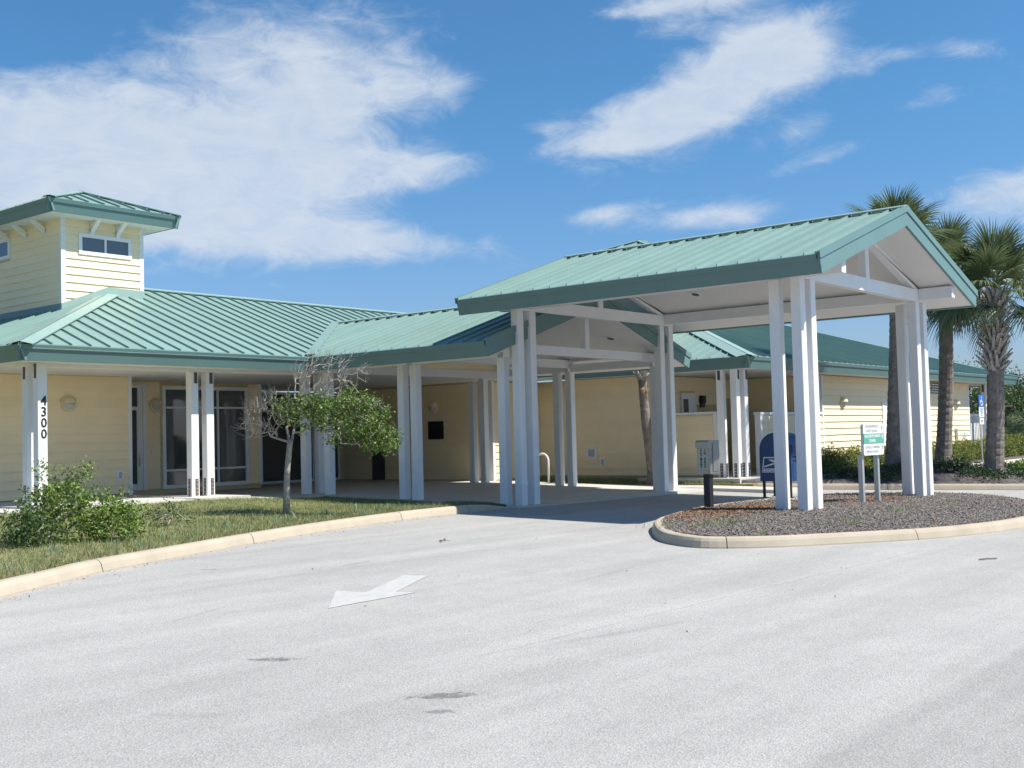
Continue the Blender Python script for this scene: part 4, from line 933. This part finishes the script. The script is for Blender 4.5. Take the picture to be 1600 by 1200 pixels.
cl = [q for q, r_ in zip(ndl, rdl) if r_ < .0075 and (q - TB).dot(EX) > -.12 and q.z > 1.1]
pts = np.array([tuple(q) for q in cl]); pts = np.repeat(pts, 20, 0) + rng.normal(0, .058, (len(pts) * 20, 3))
leaf_cloud('foliage', pts, .050, 'leaf_tree', TR, aspect=.62)
# --- shrub in front of the house-number post, with bare stems low down
def shrub(name, base, rx, ry, rz, n_t, lm, label, leaf=.045, dens=10, rag=.25, parent_cat='shrub', group=None, spill=0.0, stem='twig_grey'):
    b = Vector(base); S_ = thing(name, label, parent_cat, b, group); ts = []
    for _ in range(n_t):
        d = rand_dirs(1)[0]; d[2] = abs(d[2]); k = random.uniform(.55, 1.0) * (1 + rag * random.uniform(-1, 1))
        ts.append(b + EX * d[0] * rx * k + EY * d[1] * ry * k + Vector((0, 0, .08 + d[2] * rz * k)))
    mb, nn, rr_ = grow(b - Vector((0, 0, .03)), None, ts, .0028, step=.10, wob=.4, rmax=.02); mb.build('stems', stem, S_)
    q = np.array([tuple(x) for x, r_ in zip(nn, rr_) if r_ < .009 and x.z > b.z + .05])
    q = np.repeat(q, dens, 0) + rng.normal(0, leaf * 1.0, (len(q) * dens, 3)); q[:, 2] = np.maximum(q[:, 2], b.z + .02)
    leaf_cloud('foliage', q, leaf, lm, S_); return S_
shrub('wild_shrub', (7.22, 12.95, .13), .52, .45, .84, 240, 'leaf_bright', 'tallest bright green straggly shrub below the 4300 house number', dens=19)
shrub('wild_shrub', (6.75, 12.75, .11), .34, .4, .36, 100, 'leaf_mid', 'low dull green shrub at the left edge of the photo, left of the tallest shrub', dens=20)
shrub('wild_shrub', (7.75, 12.70, .13), .40, .42, .46, 130, 'leaf_bright', 'yellowish green shrub on the right side of the tallest shrub below the 4300 number', dens=20)
shrub('wild_shrub', (9.1, 13.6, .15), .38, .3, .25, 70, 'leaf_mid', 'small faint weedy bush on open lawn left of the paired porch posts', dens=8, leaf=.035)
# --- grass and weeds on the lawn
def blades(name, base, h, w, mat, lean=.5, kind='stuff', parent=None, tmean=.5):
    n = len(base); b = np.asarray(base, float); a = rng.uniform(0, 2 * math.pi, n); hh = h * rng.uniform(.45, 1.25, n); ww = w * rng.uniform(.6, 1.2, n)
    sd_ = np.stack([np.cos(a), np.sin(a), np.zeros(n)], 1); la = rng.uniform(0, 2 * math.pi, n); ld = np.stack([np.cos(la), np.sin(la), np.zeros(n)], 1) * (lean * hh * rng.uniform(.1, 1.2, n))[:, None]
    z = np.array([0, 0, 1.0]); p0 = b - sd_ * ww[:, None] / 2; p1 = b + sd_ * ww[:, None] / 2
    mid = b + z * (hh * .6)[:, None] + ld * .35; p2 = mid + sd_ * ww[:, None] * .35; p3 = mid - sd_ * ww[:, None] * .35; tip = b + z * hh[:, None] + ld
    V = np.stack([p0, p1, p2, p3, tip], 1).reshape(-1, 3); k = np.arange(n)[:, None] * 5
    F = np.concatenate([k + np.array([[0, 1, 2]]), k + np.array([[0, 2, 3]]), k + np.array([[3, 2, 4]])], 0)
    t = np.clip(rng.normal(tmean, .25, n), 0, 1); o = np_mesh(name, V, F, mat, np.concatenate([t, t, t]), parent)
    return tag(o, kind=kind)
def lawn_samples(n, t0, t1, wpow=1.0, dens=None):
    out = []
    while len(out) < n:
        t = random.uniform(t0, t1); w = random.random() ** wpow; p = lawn_pt(t, w)
        out.append((p.x, p.y, p.z - .004))
    return out
tfrac = lambda x, y: near_len(LC, LS, x, y) / tot
gs = lawn_samples(80000, tfrac(3.3, 9), 1.0, 1.15)
blades('lawn_grass', gs, .052, .0065, 'grass_blade', .9)
wd = []
for _ in range(120):
    t = random.uniform(tfrac(4.5, 9.8), .93); w = abs(random.gauss(.13, .09)); p = lawn_pt(t, min(w, 1))
    for k in range(random.randint(3, 7)): wd.append((p.x + random.gauss(0, .035), p.y + random.gauss(0, .035), p.z - .005))
blades('lawn_weeds', wd, .12, .012, 'weed_blade', .9)
dry = []
for _ in range(6500):
    t = random.uniform(tfrac(3.3, 9), .98); p = lawn_pt(t, random.random() ** 2 * .8); dry.append((p.x, p.y, p.z))
blades('dry_grass', dry, .07, .006, 'palm_dry', 1.3)
cg = [(random.uniform(23.48, 24.36), random.uniform(12.9, 19.0), .0) for _ in range(9000)]
cg = [(x, y, .045 + .05 * (x - 23.46)) for x, y, z in cg]; blades('courtyard_grass', cg, .07, .009, 'grass_blade', .8, tmean=.65)
# --- dead leaves and grit swept against the left kerb
lt = []
for _ in range(260):
    d = random.uniform(.30, .97) * tot; p = at_len(LC, LS, d); q = at_len(LC, LS, min(d + .05, tot)) - p; q.normalize(); o = abs(random.gauss(.0, .13)) + .02
    x, y = p.x + q.y * o, p.y - q.x * o; lt.append((x, y, G(x, y) + .012))
for _ in range(36):
    x, y = random.uniform(4, 14), random.uniform(4, 11); lt.append((x, y, G(x, y) + .010))
tag(leaf_cloud('leaf_litter', lt, .024, 'palm_dry', flat=.8, aspect=.5), kind='stuff')
# --- mulch chips on the island
def chips(name, n, mat, f, size=.042):
    C_ = []
    while len(C_) < n:
        a = random.random() * nI; i = int(a) % nI; p = ISL[i].lerp(ISL[(i + 1) % nI], a - int(a)); r_ = math.sqrt(random.random()) * .985
        q = ic.lerp(p, r_); dd = (q - p).length
        if dd < .17 or random.random() > f(q.x, q.y): continue
        C_.append((q.x, q.y, island_z(q.x, q.y) + random.uniform(.002, .022)))
    c = np.array(C_); d = rand_dirs(n); d[:, 2] *= .35; d /= np.linalg.norm(d, axis=1)[:, None]; s_ = np.cross(d, np.array([0, 0, 1.0]) + rng.normal(0, .35, (n, 3))); s_ /= np.linalg.norm(s_, axis=1)[:, None]
    u_ = np.cross(s_, d); L_ = (size * rng.uniform(.4, 1.3, n))[:, None]; W_ = (size * .36 * rng.uniform(.5, 1.2, n))[:, None]; H_ = .004
    V = np.stack([c - d * L_ / 2 - s_ * W_ / 2, c + d * L_ / 2 - s_ * W_ / 2, c + d * L_ / 2 + s_ * W_ / 2, c - d * L_ / 2 + s_ * W_ / 2, c + u_ * H_ * 2], 1).reshape(-1, 3)
    k = np.arange(n)[:, None] * 5; F = np.concatenate([k + np.array([[a, b, 4]]) for a, b in ((0, 1), (1, 2), (2, 3), (3, 0))], 0); t = rng.uniform(0, 1, n)
    return tag(np_mesh(name, V, F, mat, np.tile(t, 4)), kind='stuff')
brown = lambda x, y: math.exp(-(((x - 15.6) / 1.6) ** 2 + ((y - 8.75) / .55) ** 2)) + .7 * math.exp(-(((x - 19.6) / .9) ** 2 + ((y - 7.9) / .3) ** 2)) + .02
chips('grey_mulch', 44000, 'chip_grey', lambda x, y: 1 - .75 * min(1, brown(x, y)), .031)
chips('brown_mulch', 5200, 'chip_brown', brown, .05)
ig = []
for cx_, cy_, k, sp in ((14.6, 6.2, 60, .12), (14.3, 6.4, 40, .3), (15.8, 6.3, 40, .35), (19.3, 6.55, 50, .13), (13.0, 8.05, 40, .25), (16.9, 6.5, 50, .2), (13.6, 7.6, 200, .35), (17.2, 8.0, 90, .3), (12.7, 6.55, 25, .06)):
    for _ in range(k): x, y = random.gauss(cx_, sp), random.gauss(cy_, sp * .55); ig.append((x, y, island_z(x, y)))
blades('island_weeds', ig, .085, .009, 'grass_blade', .9, tmean=.7)
# --- fan palms
def frond_mesh(seed, drop, dry=False):
    rs = np.random.default_rng(seed); V = []; F = []; T = []
    Lp = rs.uniform(.62, .85)
    def quad(a, b, c, d, t): k = len(V); V.extend([a, b, c, d]); F.append((k, k + 1, k + 2, k + 3)); T.append(t)
    # stalk, arching out along +x
    arc = lambda s: np.array([s, 0, -drop * .25 * s * s])
    n = 5
    for i in range(n):
        a, b = arc(Lp * i / n), arc(Lp * (i + 1) / n); w0 = .022 * (1 - .5 * i / n)
        quad(a + [0, w0, 0], a + [0, -w0, 0], b + [0, -w0 * .9, 0], b + [0, w0 * .9, 0], .75)
        quad(a + [0, w0, 0], a + [0, 0, -w0], b + [0, 0, -w0 * .9], b + [0, w0 * .9, 0], .7); quad(a + [0, -w0, 0], a + [0, 0, -w0], b + [0, 0, -w0 * .9], b + [0, -w0 * .9, 0], .7)
    h = arc(Lp); NL = 38
    for j in range(NL):
        f = j / (NL - 1) * 2 - 1; ang = f * R(112) + rs.normal(0, .02); Ln = (.86 - .22 * abs(f) ** 1.5) * rs.uniform(.88, 1.08)
        rib = arc(Lp + .28 * (1 - abs(f))) ; dirv = np.array([math.cos(ang), math.sin(ang), 0.0]); side = np.array([-math.sin(ang), math.cos(ang), 0.0])
        fold = .16 * (1 if j % 2 else -1)
        prev = None; t = np.clip(.5 + rs.normal(0, .22), 0, 1)
        for k in range(5):
            s = k / 4; w = (.031 * (1 - s) ** .7 * (.35 + min(1, s * 3) * .65) + .002)
            z = -drop * (.10 * s + .62 * s ** 2.4) * Ln + .14 * abs(math.sin(ang)) * Ln * s
            p = rib + dirv * Ln * s * (1 - .12 * drop * s) + np.array([0, 0, z]); sv = side * w + np.array([0, 0, fold * w])
            if prev is not None: quad(prev[0], prev[1], p - sv, p + sv, t)
            prev = (p + sv, p - sv)
    me = bpy.data.meshes.new('frond'); me.from_pydata([tuple(v) for v in V], [], F)
    at = me.attributes.new('tint', 'FLOAT', 'FACE'); at.data.foreach_set('value', T); me.materials.append(MAT['palm_dry' if dry else 'palm_leaf']); return me
FR = [frond_mesh(i, d) for i, d in enumerate((.35, .5, .65, .8, 1.0, 1.25))]; FD = [frond_mesh(20, 1.3, True), frond_mesh(21, 1.5, True)]
def palm(base, top, r0, r1, label, nf=34, size=1.0, boots=0, dead=3, seed=0, low=-38):
    b, t = Vector(base), Vector(top); rs = random.Random(seed); P_ = thing('palm_tree', label, 'palm tree', b, 'palm trees by the right wing')
    n = 46; mb = MB(); vs = []; sg = 14; path = lambda f: b.lerp(t, f) + Vector((math.sin(f * 2.6 + seed) * .05 * f * (1 - f) * 4, math.cos(f * 2 + seed) * .05 * f * (1 - f) * 4, 0))
    H_ = (t - b).length; n = max(30, int(H_ / .055))
    for i in range(n + 1):
        f = i / n; r = r0 * (1 + .55 * math.exp(-f * H_ / .22)) + (r1 - r0) * f; p = path(f) - Vector((0, 0, .06 * (1 - f)))
        for k in range(sg):
            a = 6.2832 * k / sg; rr = r * (1 + .016 * (1 if i % 3 else -1.6) * rs.uniform(.2, 1.5) + rs.uniform(-.016, .016)); vs.append(p + Vector((rr * math.cos(a), rr * math.sin(a), 0)))
    mb.add(vs, [(i * sg + k, i * sg + (k + 1) % sg, (i + 1) * sg + (k + 1) % sg, (i + 1) * sg + k) for i in range(n) for k in range(sg)]).build('trunk', 'bark_palm', P_)
    # cut leaf bases crossing round the upper trunk
    if boots:
        bm_ = MB(); L_ = .40
        bm_.add([(-.0, -.085, -.14), (0, .085, -.14), (.045, .05, .02), (.045, -.05, .02), (.24, .026, L_ - .06), (.24, -.026, L_ - .06), (.02, .04, .03), (.02, -.04, .03), (.215, .02, L_ - .045), (.215, -.02, L_ - .045)],
                [(0, 1, 2, 3), (3, 2, 4, 5), (7, 9, 8, 6), (5, 4, 8, 9), (2, 6, 8, 4), (3, 5, 9, 7)])
        lm = bm_.mesh('leaf_base', 'boot_grey')
        for k in range(boots):
            f = 1 - .44 * (boots - k) / boots if boots > 60 else 1 - .08 * (boots - k) / boots; a = k * 2.39996; p = path(f); r = r1 * .9
            o = bpy.data.objects.new('leaf_base', lm); C.objects.link(o); o.parent = P_; o.location = p + Vector((math.cos(a) * r, math.sin(a) * r, 0)) - b
            o.rotation_euler = (rs.uniform(-.25, .25), rs.uniform(-.12, .30), a); o.scale = (.85, .8, rs.uniform(.55, .95))
    for k in range(nf):
        f = (k + .5) / nf; el_ = 88 - (88 - low) * f ** .85; a = k * 2.39996 + seed; me = FR[min(5, int(f * 6 + rs.uniform(-.5, .5)) if f * 6 > .5 else 0)]
        o = bpy.data.objects.new('frond', me); C.objects.link(o); o.parent = P_; o.location = t - b + Vector((0, 0, .10 - .22 * f)); o.rotation_mode = 'XYZ'
        o.rotation_euler = (rs.uniform(-.35, .35), -R(el_ + rs.uniform(-7, 7)), a + rs.uniform(-.2, .2)); sc_ = size * rs.uniform(.85, 1.1); o.scale = (sc_,) * 3
    for k in range(dead):
        o = bpy.data.objects.new('dead_frond', FD[k % 2]); C.objects.link(o); o.parent = P_; o.location = t - b + Vector((0, 0, -.22)); a = rs.uniform(0, 6.28)
        o.rotation_euler = (rs.uniform(-.5, .5), R(rs.uniform(48, 72)), a); o.scale = (size * .8,) * 3
    return P_
palm((26.96, 10.41, .18), (27.05, 10.18, 5.50), .205, .162, 'tallest palm directly behind the right front portico posts', nf=38, size=.84, boots=24, dead=3, seed=1, low=-8)
palm((28.50, 9.79, .24), (28.58, 9.55, 4.98), .188, .152, 'middle palm with smooth ringed trunk between the portico and the booted palm', nf=36, size=.80, boots=16, dead=3, seed=2)
palm((27.21, 8.21, .09), (27.28, 8.0, 4.27), .200, .172, 'rightmost palm whose upper trunk is covered in criss-cross cut leaf bases', nf=34, size=.92, boots=130, dead=0, seed=3, low=-12)
palm((23.45, 14.9, .07), (23.1, 14.95, 2.75), .140, .095, 'slim leaning palm trunk in the courtyard seen between portico posts', nf=7, size=.34, boots=14, dead=2, seed=4, low=20)
# --- hedges and ground cover
def mound(cs, dens):
    """leaf positions over the skin of overlapping mounds (x, y, z, rx, ry, rz)"""
    out = []
    for (x, y, z, rx, ry, rz) in cs:
        n = int(dens * (rx * ry + rx * rz + ry * rz)); d = rand_dirs(n); d[:, 2] = np.abs(d[:, 2]); k = rng.uniform(.72, 1.06, n)[:, None] + rng.normal(0, .04, (n, 1))
        out.append(np.array([x, y, z]) + d * np.array([rx, ry, rz]) * k)
    return np.concatenate(out)
def hedge(x0, x1, y, zf, h, w, label, mat, group=None, leaf=.055, dens=1500, name='hedge'):
    n = max(3, int((x1 - x0) / .42)); cs = []
    for i in range(n + 1):
        x = x0 + (x1 - x0) * i / n + random.uniform(-.1, .1); cs.append((x, y + random.uniform(-.08, .08), zf(x, y), random.uniform(.30, .42), w * random.uniform(.85, 1.1), h * random.uniform(.86, 1.1)))
    H_ = thing(name, label, 'hedge', ((x0 + x1) / 2, y, zf((x0 + x1) / 2, y)), group)
    core = MB()
    for c_ in cs:
        for j in range(4):
            a0, a1 = j / 4 * 1.57, (j + 1) / 4 * 1.57
        core.add([(c_[0] + c_[3] * .62 * math.cos(a) * math.cos(e), c_[1] + c_[4] * .62 * math.sin(a) * math.cos(e), c_[2] + c_[5] * .70 * math.sin(e)) for e in (0, .6, 1.3) for a in [6.283 * k / 8 for k in range(8)]],
                 [(r_ * 8 + k, r_ * 8 + (k + 1) % 8, (r_ + 1) * 8 + (k + 1) % 8, (r_ + 1) * 8 + k) for r_ in range(2) for k in range(8)] + [tuple(16 + k for k in range(8))])
    core.build('branches', 'leaf_dark', H_)
    leaf_cloud('foliage', mound(cs, dens), leaf, mat, H_); return H_
hedge(27.3, 32.6, 12.45, bed_z, .62, .40, 'dull green clipped hedge under the sunlit wall left of the first palm trunk', 'leaf_yellow', 'hedges along the right wing')
hedge(34.0, 40.3, 12.4, bed_z, .62, .42, 'yellow green clipped hedge between the middle palm and the booted palm', 'leaf_yellow', 'hedges along the right wing', leaf=.06)
hedge(40.9, 52.0, 12.5, bed_z, .70, .5, 'yellow green clipped hedge right of the booted palm, below the dark bushes', 'leaf_yellow', 'hedges along the right wing', leaf=.07, dens=1100)
def cover(x0, x1, yf, h, n, mat, name, leaf=.05):
    cs = []
    for _ in range(n):
        x = random.uniform(x0, x1); y = random.uniform(*yf(x)); cs.append((x, y, bed_z(x, y), random.uniform(.2, .38), random.uniform(.2, .38), h * random.uniform(.6, 1.2)))
    return tag(leaf_cloud(name, mound(cs, 900), leaf, mat), kind='stuff')
inner = lambda x: (np.interp(x, [24.3, 25.45, 26.5, 28.2, 31, 36], [10.96, 8.98, 7.37, 5.2, 3.3, 1.8]))
cover(25.1, 32.5, lambda x: (inner(x) + .45, max(inner(x) + 1.0, min(11.3, inner(x) + 4.2))), .26, 170, 'leaf_dark', 'ground_cover')
cover(28.4, 30.5, lambda x: (7.3, 8.4), .38, 26, 'leaf_bright', 'flowering_ground_cover', .075)
# --- bushes and trees beyond the far corner
def big_tree(base, rx, ry, rz, zc_, n, mat, label, leaf=.13, dens=42, trunk_r=.12, cat='tree', group='trees beyond the right wing'):
    b = Vector(base); T_ = thing('background_tree', label, cat, b, group); ts = []
    for _ in range(n):
        d = rand_dirs(1)[0]; k = random.uniform(.45, 1) ** .6; ts.append(b + Vector((d[0] * rx * k, d[1] * ry * k, zc_ + d[2] * rz * k)))
    mb, nn, rr_ = grow(b + Vector((0, 0, .02)), None, ts, .012, step=.5, wob=.35, rmax=trunk_r); mb.build('trunk', 'bark_palm', T_)
    q = np.array([tuple(t_) for t_ in ts]); q = np.repeat(q, dens, 0) + rng.normal(0, .30, (len(q) * dens, 3)); q[:, 2] = np.maximum(q[:, 2], b.z + .05)
    leaf_cloud('crown', q, leaf, mat, T_); return T_
gz = lambda x, y: G(x, y) - .1
big_tree((47.5, 17.5, gz(47, 17)), 2.6, 2.6, 1.7, 1.6, 220, 'leaf_dark', 'dark leafy tree behind the white gate at the far end of the building')
big_tree((51.5, 15.2, gz(51, 15)), 2.6, 2.6, 1.7, 1.7, 240, 'leaf_mid', 'sunlit mid green tree just right of the booted palm trunk')
big_tree((54.5, 14.0, gz(54, 14)), 2.4, 2.4, 1.9, 1.9, 220, 'leaf_dark', 'dark spreading tree at the right edge of the photo beyond the hedge')
big_tree((57.5, 18.0, gz(57, 18)), 3.2, 3.0, 2.2, 2.4, 200, 'leaf_mid', 'taller tree standing behind the dark trees past the roof end')
big_tree((60.0, 12.0, gz(60, 12)), 3.2, 3.0, 2.2, 2.2, 200, 'leaf_dark', 'dark tree outside the right edge, past the end of the hedge')
big_tree((52.0, 21.5, gz(52, 21)), 3, 3, 1.9, 2.0, 180, 'leaf_dark', 'dark green tree farthest behind the porch opening and the white gate')
# small spiky bushes in front of them
for i, (x, y, lab) in enumerate(((47.6, 14.2, 'blue green spiky bush right behind the far hedge, nearest the gate'), (49.6, 13.9, 'blue green spiky bush behind the far hedge at the edge of the photo'))):
    S_ = thing('palmetto_bush', lab, 'bush', (x, y, bed_z(x, y)), 'palmetto bushes behind the hedge')
    for k in range(12):
        o = bpy.data.objects.new('frond', FR[2 + k % 3]); C.objects.link(o); o.parent = S_; o.location = (0, 0, .05); o.rotation_euler = (random.uniform(-.3, .3), -R(random.uniform(20, 80)), k * 2.4); o.scale = (random.uniform(.8, 1.1),) * 3
# far woodland ring, seen past the trees and mirrored in the glass
cs = []
for k in range(150):
    a = R(-175 + k * 350 / 150 + 41 + 180); d = random.uniform(70, 82); x, y = d * math.cos(a), d * math.sin(a); cs.append((x, y, -1.5, random.uniform(2.5, 4), random.uniform(2.5, 4), random.uniform(3.5, 5.5)))
tag(leaf_cloud('far_woodland', mound(cs, 22), .75, 'leaf_dark'), kind='stuff')
